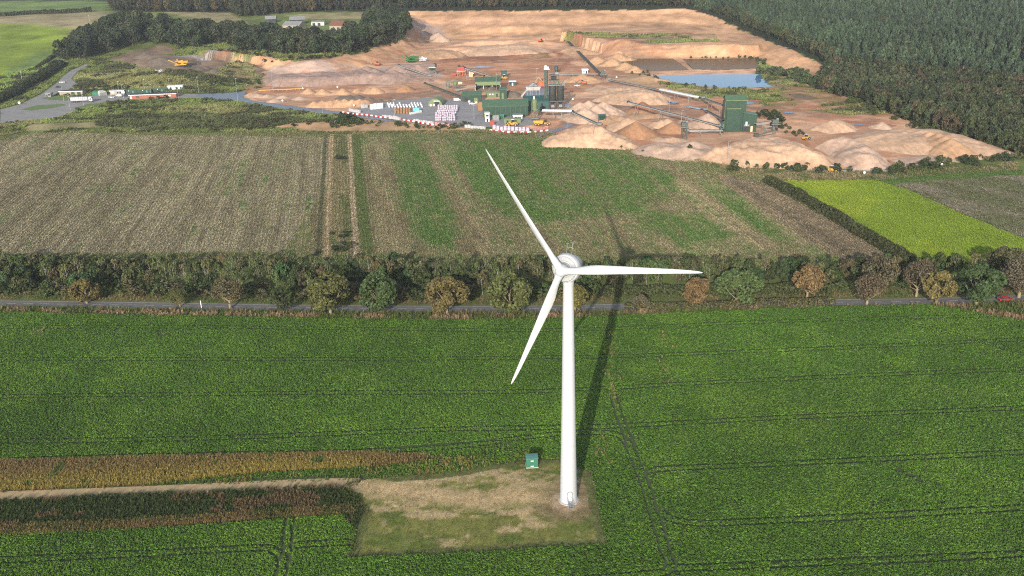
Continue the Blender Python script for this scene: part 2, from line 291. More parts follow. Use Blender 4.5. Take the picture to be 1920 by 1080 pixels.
# ------------------------------------------------------------------ the ground sheet
Cc = dict(grass=(.12, .145, .04), grass2=(.17, .165, .062), drygrass=(.24, .20, .10), scrub=(.075, .085, .032), sand=(.54, .31, .185), sand2=(.52, .35, .23), red=(.42, .205, .115), redwet=(.30, .13, .07), mud=(.29, .17, .115),
          cliff=(.50, .285, .155), soil=(.18, .125, .085), gravelp=(.40, .28, .22), asphalt=(.19, .19, .20), wood=(.03, .035, .015), lime=(.17, .22, .025), green=(.13, .18, .045), tan=(.26, .21, .11), bank=(.42, .26, .14))
zones = [  # outlines traced on the ground, later ones lie over earlier ones
    ([(-700, 60), (-700, 12), (210, -4), (202, 21), (0, 28)], 'green'), ([(-700, 45), (0, 30), (205, 22), (160, 62), (130, 62), (60, 46), (0, 48)], 'tan'),
    ([(-700, 50), (0, 46), (60, 46), (128, 52), (142, 62), (120, 92), (95, 118), (50, 150), (-20, 185), (-300, 300)], 'lime'), ([(60, 100), (110, 90), (100, 118), (60, 148), (0, 170), (0, 145)], 'green'),
    ([(300, 22), (430, 22), (470, 50), (420, 45)], 'drygrass'), ([(540, 28), (700, 22), (700, 36), (560, 36)], 'drygrass'),
    ([(640, 118), (760, 76), (790, 84), (800, 68), (1060, 66), (1120, 72), (1310, 66), (1440, 105), (1545, 165), (1640, 200), (1730, 240), (1900, 292), (1700, 322), (1480, 318), (1240, 285), (1120, 270), (1010, 245), (860, 236), (640, 212), (480, 190), (440, 178), (480, 168), (500, 158), (480, 130), (395, 105), (430, 100), (590, 122)], 'sand'),
    ([(395, 97), (480, 105), (545, 113), (590, 117), (640, 108), (700, 92), (758, 76), (768, 50), (752, 21), (1290, 17), (1345, 32), (1430, 72), (1545, 127), (1528, 168), (1440, 118), (1345, 82), (1060, 80), (800, 82), (700, 128), (590, 142), (500, 140), (400, 112)], 'cliff'),
    ([(1135, 83), (1420, 84), (1424, 110), (1145, 112)], 'cliff'),
    ([(765, 35), (820, 42), (835, 66), (790, 68), (768, 58)], 'gravelp'), ([(800, 40), (1040, 30), (1050, 40), (810, 50)], 'sand'),
    ([(500, 132), (700, 128), (800, 112), (830, 130), (880, 148), (700, 158), (500, 158)], 'gravelp'),
    ([(420, 176), (470, 168), (500, 160), (690, 158), (690, 166), (560, 172), (470, 180)], 'red'),
    ([(640, 185), (700, 176), (800, 172), (860, 170), (880, 195), (790, 190), (700, 196)], 'mud'),
    ([(810, 115), (1010, 104), (1060, 118), (1110, 128), (1140, 150), (1100, 172), (1050, 176), (900, 165), (830, 150)], 'red'), ([(900, 100), (1000, 97), (1035, 108), (1000, 112), (940, 112)], 'scrub'), ([(800, 108), (960, 100), (1000, 105), (960, 112), (840, 118)], 'redwet'),
    ([(1035, 95), (1075, 108), (1062, 128), (1040, 140), (1010, 130), (1045, 118)], 'redwet'), ([(850, 142), (1020, 128), (1030, 150), (960, 165), (900, 150)], 'red'), ([(960, 112), (1040, 112), (1040, 122), (950, 122)], 'red'),
    ([(1150, 178), (1260, 195), (1330, 215), (1250, 232), (1160, 215), (1080, 195)], 'mud'), ([(1245, 176), (1320, 192), (1350, 210), (1300, 205), (1250, 190)], 'red'), ([(1080, 165), (1160, 150), (1240, 172), (1300, 190), (1330, 215), (1240, 195)], 'red'),
    ([(1130, 225), (1200, 235), (1260, 228), (1330, 238), (1270, 262), (1170, 255), (1120, 240)], 'redwet'), ([(1060, 205), (1090, 220), (1080, 240), (1020, 262), (990, 250), (1050, 232), (1062, 220)], 'mud'),
    ([(1055, 67), (1340, 63), (1352, 78), (1200, 80), (1060, 80)], 'grass'), ([(1055, 70), (1120, 69), (1220, 74), (1200, 81), (1080, 80)], 'redwet'), ([(1290, 66), (1340, 66), (1346, 74), (1300, 74)], 'bank'),
    ([(1415, 108), (1440, 118), (1530, 166), (1560, 190), (1440, 168), (1400, 150), (1425, 130)], 'grass'), ([(1130, 125), (1200, 130), (1225, 148), (1290, 160), (1360, 172), (1340, 186), (1240, 168), (1150, 150), (1110, 128)], 'bank'),
    ([(1240, 150), (1300, 160), (1340, 166), (1440, 166), (1500, 180), (1560, 185), (1520, 200), (1440, 210), (1340, 196), (1250, 165)], 'grass'), ([(1330, 180), (1430, 188), (1420, 200), (1340, 196)], 'red'), ([(1440, 212), (1500, 190), (1640, 208), (1660, 216), (1520, 214)], 'grass2'),
    ([(1470, 200), (1520, 190), (1570, 204), (1480, 210)], 'red'), ([(1400, 212), (1560, 212), (1700, 232), (1640, 236), (1500, 226)], 'red'), ([(1460, 165), (1545, 168), (1660, 212), (1560, 206)], 'grass'), ([(1565, 225), (1640, 228), (1690, 238), (1600, 242)], 'redwet'),
    ([(1425, 262), (1480, 245), (1520, 262), (1500, 290), (1450, 280)], 'red'), ([(1500, 275), (1560, 300), (1575, 312), (1550, 314), (1515, 290)], 'red'), ([(1640, 290), (1680, 302), (1690, 318), (1640, 320)], 'redwet'), ([(1300, 290), (1370, 296), (1370, 308), (1280, 300)], 'red'), ([(1300, 275), (1420, 262), (1380, 280), (1320, 290)], 'red'),
    ([(1140, 262), (1200, 262), (1280, 290), (1220, 288)], 'red'), ([(1640, 190), (1740, 232), (1910, 292), (1960, 310), (2400, 310), (2400, 120), (1545, 120), (1540, 165)], 'wood'), ([(1680, 213), (1770, 240), (1720, 238)], 'grass'), ([(1290, 17), (1345, 32), (1430, 71), (1545, 126), (2400, 150), (2400, -12), (-200, -12), (-200, 2), (205, 2), (210, 22), (440, 24), (740, 21)], 'wood'),
    ([(0, 250), (60, 240), (300, 245), (620, 249), (900, 246), (1010, 250), (860, 238), (640, 214), (470, 190), (330, 184), (200, 196), (150, 206), (100, 224), (0, 232)], 'grass'),
    ([(180, 215), (420, 212), (600, 225), (620, 240), (300, 244), (190, 240)], 'scrub'), ([(250, 205), (420, 196), (560, 214), (400, 214)], 'grass2'), ([(50, 232), (180, 228), (190, 242), (60, 244)], 'drygrass'), ([(500, 238), (600, 228), (700, 222), (860, 234), (900, 246), (620, 248)], 'bank'),
    ([(100, 165), (150, 140), (230, 122), (330, 112), (400, 105), (490, 130), (500, 155), (440, 170), (345, 168), (200, 168)], 'grass2'), ([(200, 122), (255, 116), (250, 128), (190, 134)], 'scrub'), ([(200, 110), (250, 96), (300, 84), (335, 96), (280, 106), (230, 114)], 'soil'), ([(120, 160), (160, 145), (200, 150), (180, 165)], 'scrub'), ([(230, 115), (330, 104), (420, 94), (440, 102), (440, 124), (360, 140), (300, 132), (250, 122)], 'soil'), ([(310, 130), (390, 140), (440, 150), (360, 152), (320, 142)], 'scrub'),
    ([(360, 165), (470, 152), (500, 160), (450, 172), (370, 176)], 'grass'), ([(430, 112), (480, 122), (495, 142), (470, 148), (420, 130)], 'grass2'), ([(484, 122), (496, 132), (492, 144), (482, 142)], 'soil'),
    ([(100, 230), (60, 225), (0, 235), (0, 246)], 'grass2'),
]
TC = np.empty(GX.shape + (3,)); TC[:] = Cc['grass']
wx = GX + 9 * (fbm(GX, GY, 14, 6) - .5); wy = GY + 12 * (fbm(GX, GY, 14, 9) - .5)
ZW = []
for pts, c in zones:
    pw = PW(pts); ZW.append((pw, c)); TC[inpoly(wx, wy, pw)] = Cc[c]
qm = inpoly(GX, GY, quarry)[..., None]
n1 = fbm(GX, GY, 24, 4)[..., None]; n2 = fbm(GX, GY * .6, 8, 2)[..., None]
TC = np.where(qm, TC * (1 + .7 * (n1 - .5) + .35 * (n2 - .5)), TC * (1 + .9 * (n1 - .5) + .6 * (n2 - .5)))
redm = ss(.5, .62, fbm(GX * .6, GY * 1.3, 18, 7))[..., None] * qm
TC = TC * (1 - .6 * redm) + np.array([.36, .165, .09]) * .6 * redm; drk = ss(.6, .7, fbm(GX * .5, GY * 1.6, 11, 9))[..., None] * qm; TC = TC * (1 - .5 * drk) + np.array([.24, .15, .105]) * .5 * drk; pal = ss(.58, .68, fbm(GX, GY * 2, 9, 5))[..., None] * qm; TC = TC * (1 - .4 * pal) + np.array([.56, .37, .24]) * .4 * pal
# beds of the cliff show as bands
slope = np.hypot(*np.gradient(HZ, YS, XS))[..., None]; band = (.5 + .5 * np.sin(HZ * 2.6 + 3 * fbm(GX, GY, 30, 3)))[..., None]
TC = np.where((slope > .3) & (GY[..., None] > 700), TC * (.92 + .14 * band), TC)
nx, ny = len(XS), len(YS); idx = np.arange(nx * ny).reshape(ny, nx)
FQ = np.stack([idx[:-1, :-1], idx[:-1, 1:], idx[1:, 1:], idx[1:, :-1]], -1).reshape(-1, 4)
me = quad_mesh('ground', np.stack([GX, GY, HZ], -1).reshape(-1, 3), FQ, [TERR], {'ground': ('FLOAT_COLOR', rgba(np.clip(TC, .01, .8).reshape(-1, 3)))})
me.polygons.foreach_set('use_smooth', [True] * len(me.polygons)); tag(link('ground', me), kind='structure')

# ------------------------------------------------------------------ leaf clouds, tree kinds
def leafcloud(C, N, S, seed, asp=.75, spread=.9):
    """a leaf-clump quad at each centre C facing roughly along N"""
    g = np.random.default_rng(seed); n = len(C); N = N + spread * g.normal(size=(n, 3)); N /= np.linalg.norm(N, axis=1)[:, None] + 1e-9
    A = np.cross(N, g.normal(size=(n, 3))); A /= np.linalg.norm(A, axis=1)[:, None] + 1e-9; B = np.cross(N, A); S = np.broadcast_to(S, (n,)) * g.uniform(.7, 1.35, n)
    a = A * (S / 2)[:, None]; b = B * (S * asp / 2)[:, None]
    V = np.stack([C - a - b * .5, C + a * .2 - b, C + a + b * .4, C - a * .3 + b], 1).reshape(-1, 3)
    lv = np.repeat(g.random(n) * .75, 4)
    return V, np.arange(n * 4).reshape(-1, 4), lv
def crown_pts(seed, n, kind):
    """clump-wise sample of a crown of width 1 (and height 1 with its trunk)"""
    g = np.random.default_rng(seed)
    if kind == 'cone':
        t = g.random(n) ** .8; z = .08 + .92 * t; an = g.random(n) * 2 * math.pi
        wob = 1 + .22 * np.sin(an * 3 + seed) + .16 * np.sin(z * 46 + an * 2)
        rad = .5 * np.clip(1 - t, 0, 1) ** .5 * wob * g.uniform(.55, 1.0, n) + .012
        C = np.stack([rad * np.cos(an), rad * np.sin(an), z - .10 * rad], 1); N = np.stack([np.cos(an), np.sin(an), np.full(n, .55)], 1); return C, N
    K = dict(round=30, oak=16, broad=13, birch=12, bush=11, sparse=22)[kind]
    z0, z1 = dict(round=(.07, 1), oak=(.04, 1), broad=(.03, 1), birch=(.14, 1), bush=(0, 1), sparse=(.14, 1))[kind]
    D = g.normal(size=(K, 3)); D /= np.linalg.norm(D, axis=1)[:, None]; D[:, 2] = np.where(D[:, 2] < -.82, -D[:, 2], D[:, 2])
    rl = g.uniform(.26, .44, K) * (1 if kind != 'round' else .8); fill = g.uniform(.45, .72, K)[:, None]
    if kind in ('round', 'oak'): fill = g.uniform(.62, .74, K)[:, None]
    cen = D * fill; k = g.integers(0, K, n); q = g.normal(size=(n, 3)); q /= np.linalg.norm(q, axis=1)[:, None]
    q += D[k] * .45; q /= np.linalg.norm(q, axis=1)[:, None]
    C = cen[k] + q * (rl[k] * g.uniform(.72, 1.05, n))[:, None]; N = q
    ins = np.linalg.norm(C, axis=1) > (.5 if kind != 'sparse' else .2); C, N = C[ins], N[ins]
    zc, hh = (z0 + z1) / 2, (z1 - z0) / 2
    C = np.stack([C[:, 0] * .5, C[:, 1] * .5, zc + C[:, 2] * hh], 1)
    if kind in ('round', 'oak', 'broad', 'sparse'): C[:, :2] *= (1.0 - .18 * ss(.6, 1, C[:, 2]))[:, None]
    C[:, 2] = np.maximum(C[:, 2], .01)
    return C, N
def crown_mesh(name, seed, n, kind, leaf, mat):
    C, N = crown_pts(seed, n, kind); V, F, lv = leafcloud(C, N, leaf, seed + 50)
    return quad_mesh(name, V, F, [mat], {'lv': ('FLOAT', lv)})
def trunk_mesh(name, seed, kind, mat):
    g = np.random.default_rng(seed); b = MB()
    if kind in ('cone', 'birch'):
        b.tube((0, 0, 0), (.01, .01, .55), .017 if kind == 'birch' else .024, .012, 6); b.tube((.01, .01, .55), (.02, -.01, .92), .016, .005, 5)
        if kind == 'birch':
            for k in range(5):
                a = g.random() * 6.28; z = g.uniform(.35, .7); b.tube((.01, .01, z), (.22 * math.cos(a), .22 * math.sin(a), z + .16), .008, .003, 4)
    else:
        r = .022 if kind == 'broad' else .030; b.tube((0, 0, -.01), (.005, 0, .12), r * 1.35, r, 8, False); b.tube((.005, 0, .12), (0, .01, .24), r, r * .8, 8)
        for k in range(8):
            a = k * .785 + g.random() * .6; z = g.uniform(.1, .26); e = g.uniform(.1, .22) if kind != 'sparse' else g.uniform(.2, .34); t = (e * math.cos(a), e * math.sin(a), z + g.uniform(.12, .28))
            b.tube((0, .005, z), t, r * .45, r * .16, 5)
            for q in range(2):
                a2 = a + g.uniform(-.7, .7); b.tube(t, (t[0] + .09 * math.cos(a2), t[1] + .09 * math.sin(a2), t[2] + g.uniform(.08, .2)), r * .2, r * .07, 4)
    me = bpy.data.meshes.new(name); me.from_pydata(b.v, [], b.f); me.materials.append(mat); return me
KINDS = {}
def tree_kind(k, kind, nvar, n, leaf, bark):
    KINDS[k] = [(crown_mesh('crown_' + k, 100 + 7 * i + len(KINDS), n, kind, leaf, LEAF), trunk_mesh('trunk_' + k, 5 + i, kind, bark)) for i in range(nvar)]
tree_kind('avenue', 'round', 4, 4800, .056, M['palebark']); tree_kind('bare', 'sparse', 3, 3000, .045, M['palebark'])
tree_kind('oak', 'oak', 4, 1700, .075, M['bark']); tree_kind('broad', 'broad', 4, 800, .115, M['bark']); tree_kind('pine', 'cone', 3, 430, .12, M['bark']); tree_kind('birch', 'birch', 3, 420, .085, M['birch']); tree_kind('bush', 'bush', 3, 420, .13, M['bark'])
def tree(name, k, loc, wd, ht, color, label=None, cat='tree', group=None, trunk=True, var=None):
    cm, tm = random.choice(KINDS[k]) if var is None else KINDS[k][var % len(KINDS[k])]
    if not trunk:
        o = link(name, cm); tag(o, label, cat, group)
    else:
        o = thing(name, label, cat, loc, 0, group)
        c = link('crown', cm, o); t = link('trunk', tm, o); c.color = (*color, 1)
    o.location = [float(q) for q in loc]; o.rotation_euler = (0, 0, random.random() * 6.28); o.scale = (wd, wd, ht); o.color = (*color, 1)
    return o
def jit(c, a=.18, g=random):
    k = 1 + g.uniform(-a, a); return tuple(max(.004, v * k * (1 + g.uniform(-.08, .08))) for v in c)

# ------------------------------------------------------------------ scattering of uncountable plants (geometry nodes)
def scatter(name, pts, scl, rz, tint, protos, label_kind='stuff', pid=None, tilt=None):
    n = len(pts); me = bpy.data.meshes.new(name); me.vertices.add(n); me.vertices.foreach_set('co', np.asarray(pts, np.float32).ravel()); me.update()
    scl = np.asarray(scl, np.float32); scl = np.repeat(scl[:, None], 3, 1) if scl.ndim == 1 else scl
    rot = np.zeros((n, 3), np.float32); rot[:, 2] = rz
    for k, arr in (('scl', scl), ('rot', rot)): a = me.attributes.new(k, 'FLOAT_VECTOR', 'POINT'); a.data.foreach_set('vector', arr.ravel())
    a = me.attributes.new('tint', 'FLOAT_COLOR', 'POINT'); a.data.foreach_set('color', rgba(np.clip(tint, .004, .9)).astype(np.float32).ravel())
    a = me.attributes.new('pid', 'INT', 'POINT'); a.data.foreach_set('value', (rng.integers(0, len(protos), n) if pid is None else np.asarray(pid)).astype(np.int32))
    o = bpy.data.objects.new(name, me); COL.objects.link(o); tag(o, kind='stuff')
    ng = bpy.data.node_groups.new(name, 'GeometryNodeTree'); ng.interface.new_socket('Geometry', in_out='INPUT', socket_type='NodeSocketGeometry'); ng.interface.new_socket('Geometry', in_out='OUTPUT', socket_type='NodeSocketGeometry')
    N = ng.nodes; L = ng.links; gi = N.new('NodeGroupInput'); go = N.new('NodeGroupOutput'); ip = N.new('GeometryNodeInstanceOnPoints'); jn = N.new('GeometryNodeJoinGeometry')
    for p in reversed(protos):
        oi = N.new('GeometryNodeObjectInfo'); oi.inputs['Object'].default_value = p; oi.inputs['As Instance'].default_value = True; L.new(oi.outputs['Geometry'], jn.inputs[0])
    def attr(nm, ty): a = N.new('GeometryNodeInputNamedAttribute'); a.data_type = ty; a.inputs['Name'].default_value = nm; return a.outputs[0]
    e2r = N.new('FunctionNodeEulerToRotation'); L.new(attr('rot', 'FLOAT_VECTOR'), e2r.inputs[0])
    L.new(gi.outputs[0], ip.inputs['Points']); L.new(jn.outputs[0], ip.inputs['Instance']); ip.inputs['Pick Instance'].default_value = True
    L.new(attr('pid', 'INT'), ip.inputs['Instance Index']); L.new(e2r.outputs[0], ip.inputs['Rotation']); L.new(attr('scl', 'FLOAT_VECTOR'), ip.inputs['Scale']); L.new(ip.outputs[0], go.inputs[0])
    md = o.modifiers.new('scatter', 'NODES'); md.node_group = ng
    return o
def proto(name, V, F, lv): return bpy.data.objects.new(name, quad_mesh(name, V, F, [LEAFI], {'lv': ('FLOAT', lv)}))
def blades(seed, n, h, rad, lean, wd):
    g = np.random.default_rng(seed); V = []; lv = []
    for i in range(n):
        a = g.random() * 6.28; r = rad * g.random() ** .5; b = np.array([r * math.cos(a), r * math.sin(a), 0]); hh = h * g.uniform(.6, 1.15); l = lean * g.uniform(.3, 1.2); a2 = a + g.uniform(-.8, .8)
        d = np.array([math.cos(a2), math.sin(a2), 0]); s = np.array([-d[1], d[0], 0]) * wd * .5; m = b + d * l * .4 + np.array([0, 0, hh * .6]); t = b + d * l + np.array([0, 0, hh])
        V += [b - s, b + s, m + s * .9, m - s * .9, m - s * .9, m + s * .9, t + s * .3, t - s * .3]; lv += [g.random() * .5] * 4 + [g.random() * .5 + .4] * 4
    return np.array(V), np.arange(n * 8).reshape(-1, 4), np.array(lv)
def beet(seed):
    """a leafy root-crop plant: broad arching leaves from one crown"""
    g = np.random.default_rng(seed); V = []; lv = []
    for i in range(8):
        a = i * .785 + g.uniform(-.3, .3); d = np.array([math.cos(a), math.sin(a), 0]); s = np.array([-d[1], d[0], 0]); L = g.uniform(.26, .42); h = g.uniform(.22, .5); w = g.uniform(.10, .16); tw = g.uniform(-.1, .1)
        b = d * .03; m = d * L * .5 + np.array([0, 0, h]); t = d * L + np.array([0, 0, h * g.uniform(.45, .95)])
        V += [b - s * .02, b + s * .02, m + s * w + (0, 0, tw), m - s * w - (0, 0, tw), m - s * w - (0, 0, tw), m + s * w + (0, 0, tw), t + s * .04, t - s * .04]
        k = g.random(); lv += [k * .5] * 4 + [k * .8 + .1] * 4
    return np.array(V), np.arange(64).reshape(-1, 4), np.array(lv)
BEET = [proto('beet', *beet(i)) for i in range(4)]
TUFT = [proto('tuft', *blades(20 + i, 9, .55, .22, .35, .09)) for i in range(3)]
TALL = [proto('tall_grass', *blades(30 + i, 12, 1.0, .28, .3, .07)) for i in range(3)]
STUB = [proto('stubble', *blades(40 + i, 9, .34, .38, .34, .13)) for i in range(3)]
def cl_proto(kind, seed, n, leaf): C, N = crown_pts(seed, n, kind); return proto('far_' + kind, *leafcloud(C, N, leaf, seed + 9))
FPINE = [cl_proto('cone', 400 + i, 300, .15) for i in range(3)]; FBROAD = [cl_proto('broad', 410 + i, 420, .15) for i in range(4)]; WEED = [cl_proto('bush', 420 + i, 60, .3) for i in range(3)]

# ------------------------------------------------------------------ sheets of ground
def sheet(name, px, z, m, pts=None):
    pts = [tuple(G(*q)[:2]) for q in px] if pts is None else pts
    o = mesh_obj(name, [(x, y, z) for x, y in pts], [tuple(range(len(pts)))], m); 
    if o.data.polygons[0].normal.z < 0: o.data.flip_normals()
    return tag(o, kind='structure')
def catmull(pts, n=10):
    p = np.array(pts, float); p = np.vstack([2 * p[0] - p[1], p, 2 * p[-1] - p[-2]]); out = []
    for i in range(1, len(p) - 2):
        for k in range(n):
            t = k / n; out.append(.5 * (2 * p[i] + (p[i + 1] - p[i - 1]) * t + (2 * p[i - 1] - 5 * p[i] + 4 * p[i + 1] - p[i + 2]) * t * t + (3 * p[i] - p[i - 1] - 3 * p[i + 1] + p[i + 2]) * t ** 3))
    out.append(p[-2]); return np.array(out)
def ribbon(name, ctr, wd, zoff, m, drape=True, structure=True, dash=None, off=0.0, parent=None):
    c = np.asarray(ctr, float)[:, :2]; t = np.gradient(c, axis=0); t /= np.linalg.norm(t, axis=1)[:, None]; nrm = np.stack([-t[:, 1], t[:, 0]], 1)
    wd = np.broadcast_to(wd, (len(c),)); V = []; F = []; K = 5 if drape else 2
    for i in range(len(c)):
        for k in range(K):
            q = c[i] + nrm[i] * (off + wd[i] * (k / (K - 1) - .5)); V.append((q[0], q[1], (float(hz(*q)) if drape else 0) + zoff))
    d = np.concatenate([[0], np.cumsum(np.linalg.norm(np.diff(c, axis=0), axis=1))])
    for i in range(len(c) - 1):
        if dash and (d[i] % dash[0]) > dash[1]: continue
        for k in range(K - 1): F.append((i * K + k + 1, i * K + k, (i + 1) * K + k, (i + 1) * K + k + 1))
    o = mesh_obj(name, V, F, m, parent); return tag(o, kind='structure') if structure else o
def fieldmesh(name, poly, step, z, colf, mat):
    """a grid sheet clipped to an outline with a colour per vertex"""
    p = np.array([q[:2] for q in poly]); x = np.arange(p[:, 0].min() - step, p[:, 0].max() + step, step); y = np.arange(p[:, 1].min() - step, p[:, 1].max() + step, step)
    X, Y = np.meshgrid(x, y); c = inpoly(X[:-1, :-1] + step / 2, Y[:-1, :-1] + step / 2, poly); ii = np.arange(X.size).reshape(X.shape)
    F = np.stack([ii[:-1, :-1], ii[:-1, 1:], ii[1:, 1:], ii[1:, :-1]], -1)[c]; u, inv = np.unique(F.ravel(), return_inverse=True)
    V = np.stack([X.ravel(), Y.ravel(), np.full(X.size, z)], 1)[u]
    me = quad_mesh(name, V, inv.reshape(-1, 4), [mat], {'ground': ('FLOAT_COLOR', rgba(colf(V[:, 0], V[:, 1])))}); return tag(link(name, me), kind='structure')
def rpts(poly, dens):
    p = np.array([q[:2] for q in poly]); lo, hi = p.min(0), p.max(0); n = int(dens * np.prod(hi - lo)); q = lo + rng.random((n, 2)) * (hi - lo); return q[inpoly(q[:, 0], q[:, 1], poly)]
def g2(px): return [tuple(G(*q)[:2]) for q in px]

# near crop field
crop_poly = g2([(-260, 585), (0, 585), (240, 591), (480, 595), (700, 599), (870, 600), (1050, 598), (1165, 592), (1300, 586), (1450, 579), (1600, 574), (1740, 572), (1800, 580), (1850, 590), (1920, 602), (2150, 625), (2150, 1180), (-260, 1180)])
pad_px = [(657, 1047), (668, 995), (678, 965), (668, 935), (650, 913), (690, 898), (760, 892), (860, 884), (950, 868), (1000, 862), (1050, 862), (1108, 886), (1122, 950), (1137, 1022), (1040, 1026), (900, 1036)]
pad = g2(pad_px)
brown1_px = [(-200, 872), (0, 866), (300, 858), (620, 851), (700, 850), (850, 856), (780, 868), (640, 880), (500, 886), (300, 908), (0, 920), (-200, 928)]
weeds_px = [(-200, 950), (0, 938), (200, 928), (420, 920), (640, 909), (672, 932), (680, 962), (667, 996), (640, 966), (300, 990), (0, 1003), (-200, 1010)]
brown1, weeds = g2(brown1_px), g2(weeds_px)
brown2 = g2([(-200, 1000), (0, 986), (300, 972), (480, 960), (660, 948), (668, 964), (480, 976), (240, 994), (0, 1006), (-200, 1014)])
track_c = catmull(g2([(-300, 942), (0, 930), (300, 919), (520, 909), (640, 906), (672, 907)]))
tl = []   # wheel lines of the sprayer, pairs
def pair(px, gap=1.9):
    c = catmull(g2(px), 8); t = np.gradient(c, axis=0); t /= np.linalg.norm(t, axis=1)[:, None]; n = np.stack([-t[:, 1], t[:, 0]], 1); tl.extend([c + n * gap / 2, c - n * gap / 2])
pair([(-200, 617), (0, 615), (350, 614), (700, 618), (1050, 620), (1400, 606), (1660, 598), (1900, 592)]); pair([(-200, 676), (0, 674), (400, 675), (760, 674), (1050, 671), (1200, 668), (1600, 652), (2000, 634)])
pair([(-200, 748), (0, 745), (300, 741), (600, 738), (1000, 735), (1300, 720), (1600, 706), (2000, 690)]); pair([(-200, 834), (0, 829), (300, 825), (620, 815), (850, 806), (1100, 802), (1240, 796), (1500, 783), (1920, 766), (2100, 759)])
pair([(700, 848), (860, 838), (980, 822), (1080, 813), (1145, 814), (1172, 826), (1188, 856), (1206, 900), (1226, 962), (1248, 1035), (1258, 1058), (1250, 1072), (1220, 1078), (1100, 1088)]); pair([(1150, 742), (1165, 790), (1185, 840)], 1.7)
pair([(1212, 905), (1222, 886), (1250, 880), (1400, 874), (1650, 862), (1950, 848), (2100, 842)]); pair([(1236, 955), (1252, 972), (1300, 982), (1400, 980), (1650, 968), (1950, 952), (2100, 946)])
pair([(1256, 1066), (1300, 1066), (1500, 1058), (1750, 1048), (2000, 1036)]); pair([(-200, 1058), (0, 1052), (300, 1038), (480, 1029), (515, 1034), (530, 1050), (525, 1100)]); pair([(522, 1100), (534, 1050), (548, 1026), (600, 1021), (660, 1018)]); pair([(538, 1030), (542, 990), (546, 970)], 1.7); pair([(1690, 604), (1780, 625), (1900, 660), (2000, 700)])
edge_line = catmull(g2([(-200, 866), (0, 861), (300, 852), (640, 846), (700, 842), (860, 832), (960, 826)]), 8)
def crop_col(x, y):
    a = fbm(x, y, 38, 1)[:, None]; b = fbm(x, y, 9, 4)[:, None]
    return np.array([[.076, .160, .018]]) * (1 + .35 * (a - .5) + .4 * (b - .5)) + np.array([[.012, .010, 0]]) * ss(.5, .7, b)
sheet('crop_field', None, .02, mk('crop_soil', (.045, .075, .022), (.06, .07, .028), .8, .95), pts=crop_poly)
def pad_col(x, y):
    n = len(x); c = np.tile(np.array([[.165, .165, .045]]), (n, 1)); a = fbm(x, y * 1.6, 6, 2, 4)[:, None]; b = fbm(x * .6 + 1.5 * np.sin(y * .6), y * 1.5, 4.2, 6, 5)[:, None]
    gy = (np.clip((y - pad[0][1]) / 22, 0, 1)[:, None] * .14 - .11); t = ss(.40, .56, b * .6 + .4 * fbm(x, y, 1.6, 8)[:, None] + gy); c = c * (1 - t) + np.array([[.37, .28, .145]]) * t; t = ss(.52, .68, a); c = c * (1 - t) + np.array([[.11, .135, .03]]) * t; bx, by = G(1066, 938)[:2]
    d = np.hypot(x - bx, y - by)[:, None]; dn = d + 5 * (fbm(x, y, 3.5, 9)[:, None] - .5); t = np.clip((8.5 - dn) / 2.5, 0, 1) * .75; c = c * (1 - t) + np.array([[.21, .15, .085]]) * t; t = np.clip((4.6 - dn) / 1.5, 0, 1); c = c * (1 - t) + np.array([[.36, .26, .16]]) * t
    tp = np.array([G(*q_)[:2] for q_ in ((655, 906), (720, 916), (800, 930), (900, 940), (1000, 930))]); e = dline(x, y, tp)[:, None]; t = np.clip(1.2 - e / (2.5 + 3 * b), 0, 1); c = c * (1 - t) + np.array([[.42, .305, .16]]) * t
    e = dline(x, y, pad + [pad[0]])[:, None]; c = np.where((dline(x, y, tp)[:, None] > 3) & (e < 1.6 + 1.5 * (b - .3)), np.array([[.11, .12, .04]]), c)
    return c * (.8 + .5 * fbm(x, y, 1.6, 3)[:, None])
fieldmesh('turbine_pad', pad, .4, .06, pad_col, mk_vcol('pad_surface', .8, 4, .28, .7))
ribbon('farm_track', track_c, np.linspace(3.2, 4.0, len(track_c)), .075, M['track'], drape=False)
sheet('grass_strip', None, .05, mk('strip_soil', (.10, .085, .03), (.075, .075, .025), .6, .95), pts=brown1); sheet('weed_strip', None, .05, mk('weed_soil', (.05, .06, .022), (.06, .05, .028), .6, .95), pts=weeds)
verge_t = g2([(640, 880), (700, 872), (850, 858), (960, 826), (1000, 850), (950, 868), (860, 886), (690, 900), (300, 912), (0, 924), (0, 920), (300, 908), (500, 886)])
# rows of crop plants, half a metre apart, left open along the wheel lines
ca, sa = math.cos(R(5)), math.sin(R(5))
uu, vv = np.meshgrid(np.arange(-190, 190, .40), np.arange(120, 300, .45)); uu = uu + rng.normal(0, .10, uu.shape); vv = vv + rng.normal(0, .06, vv.shape)
x = uu * ca - (vv - 200) * sa; y = uu * sa + (vv - 200) * ca + 200; x, y = x.ravel(), y.ravel(); k = (np.abs(x) < .6 * y + 16) & inpoly(x, y, crop_poly) & ~inpoly(x, y, pad) & ~inpoly(x, y, brown1) & ~inpoly(x, y, weeds); x, y = x[k], y[k]
k = dline(x, y, track_c) > 2.9
for l in tl + [edge_line]:
    bb = (x > l[:, 0].min() - 2) & (x < l[:, 0].max() + 2) & (y > l[:, 1].min() - 2) & (y < l[:, 1].max() + 2); ki = np.nonzero(bb)[0]
    if len(ki): k[ki] &= dline(x[ki], y[ki], l) > .35
k &= ~(inpoly(x, y, verge_t) & (rng.random(len(x)) < .35)); x, y = x[k], y[k]
gap = fbm(x, y, 5, 5); k = gap < .86; x, y = x[k], y[k]
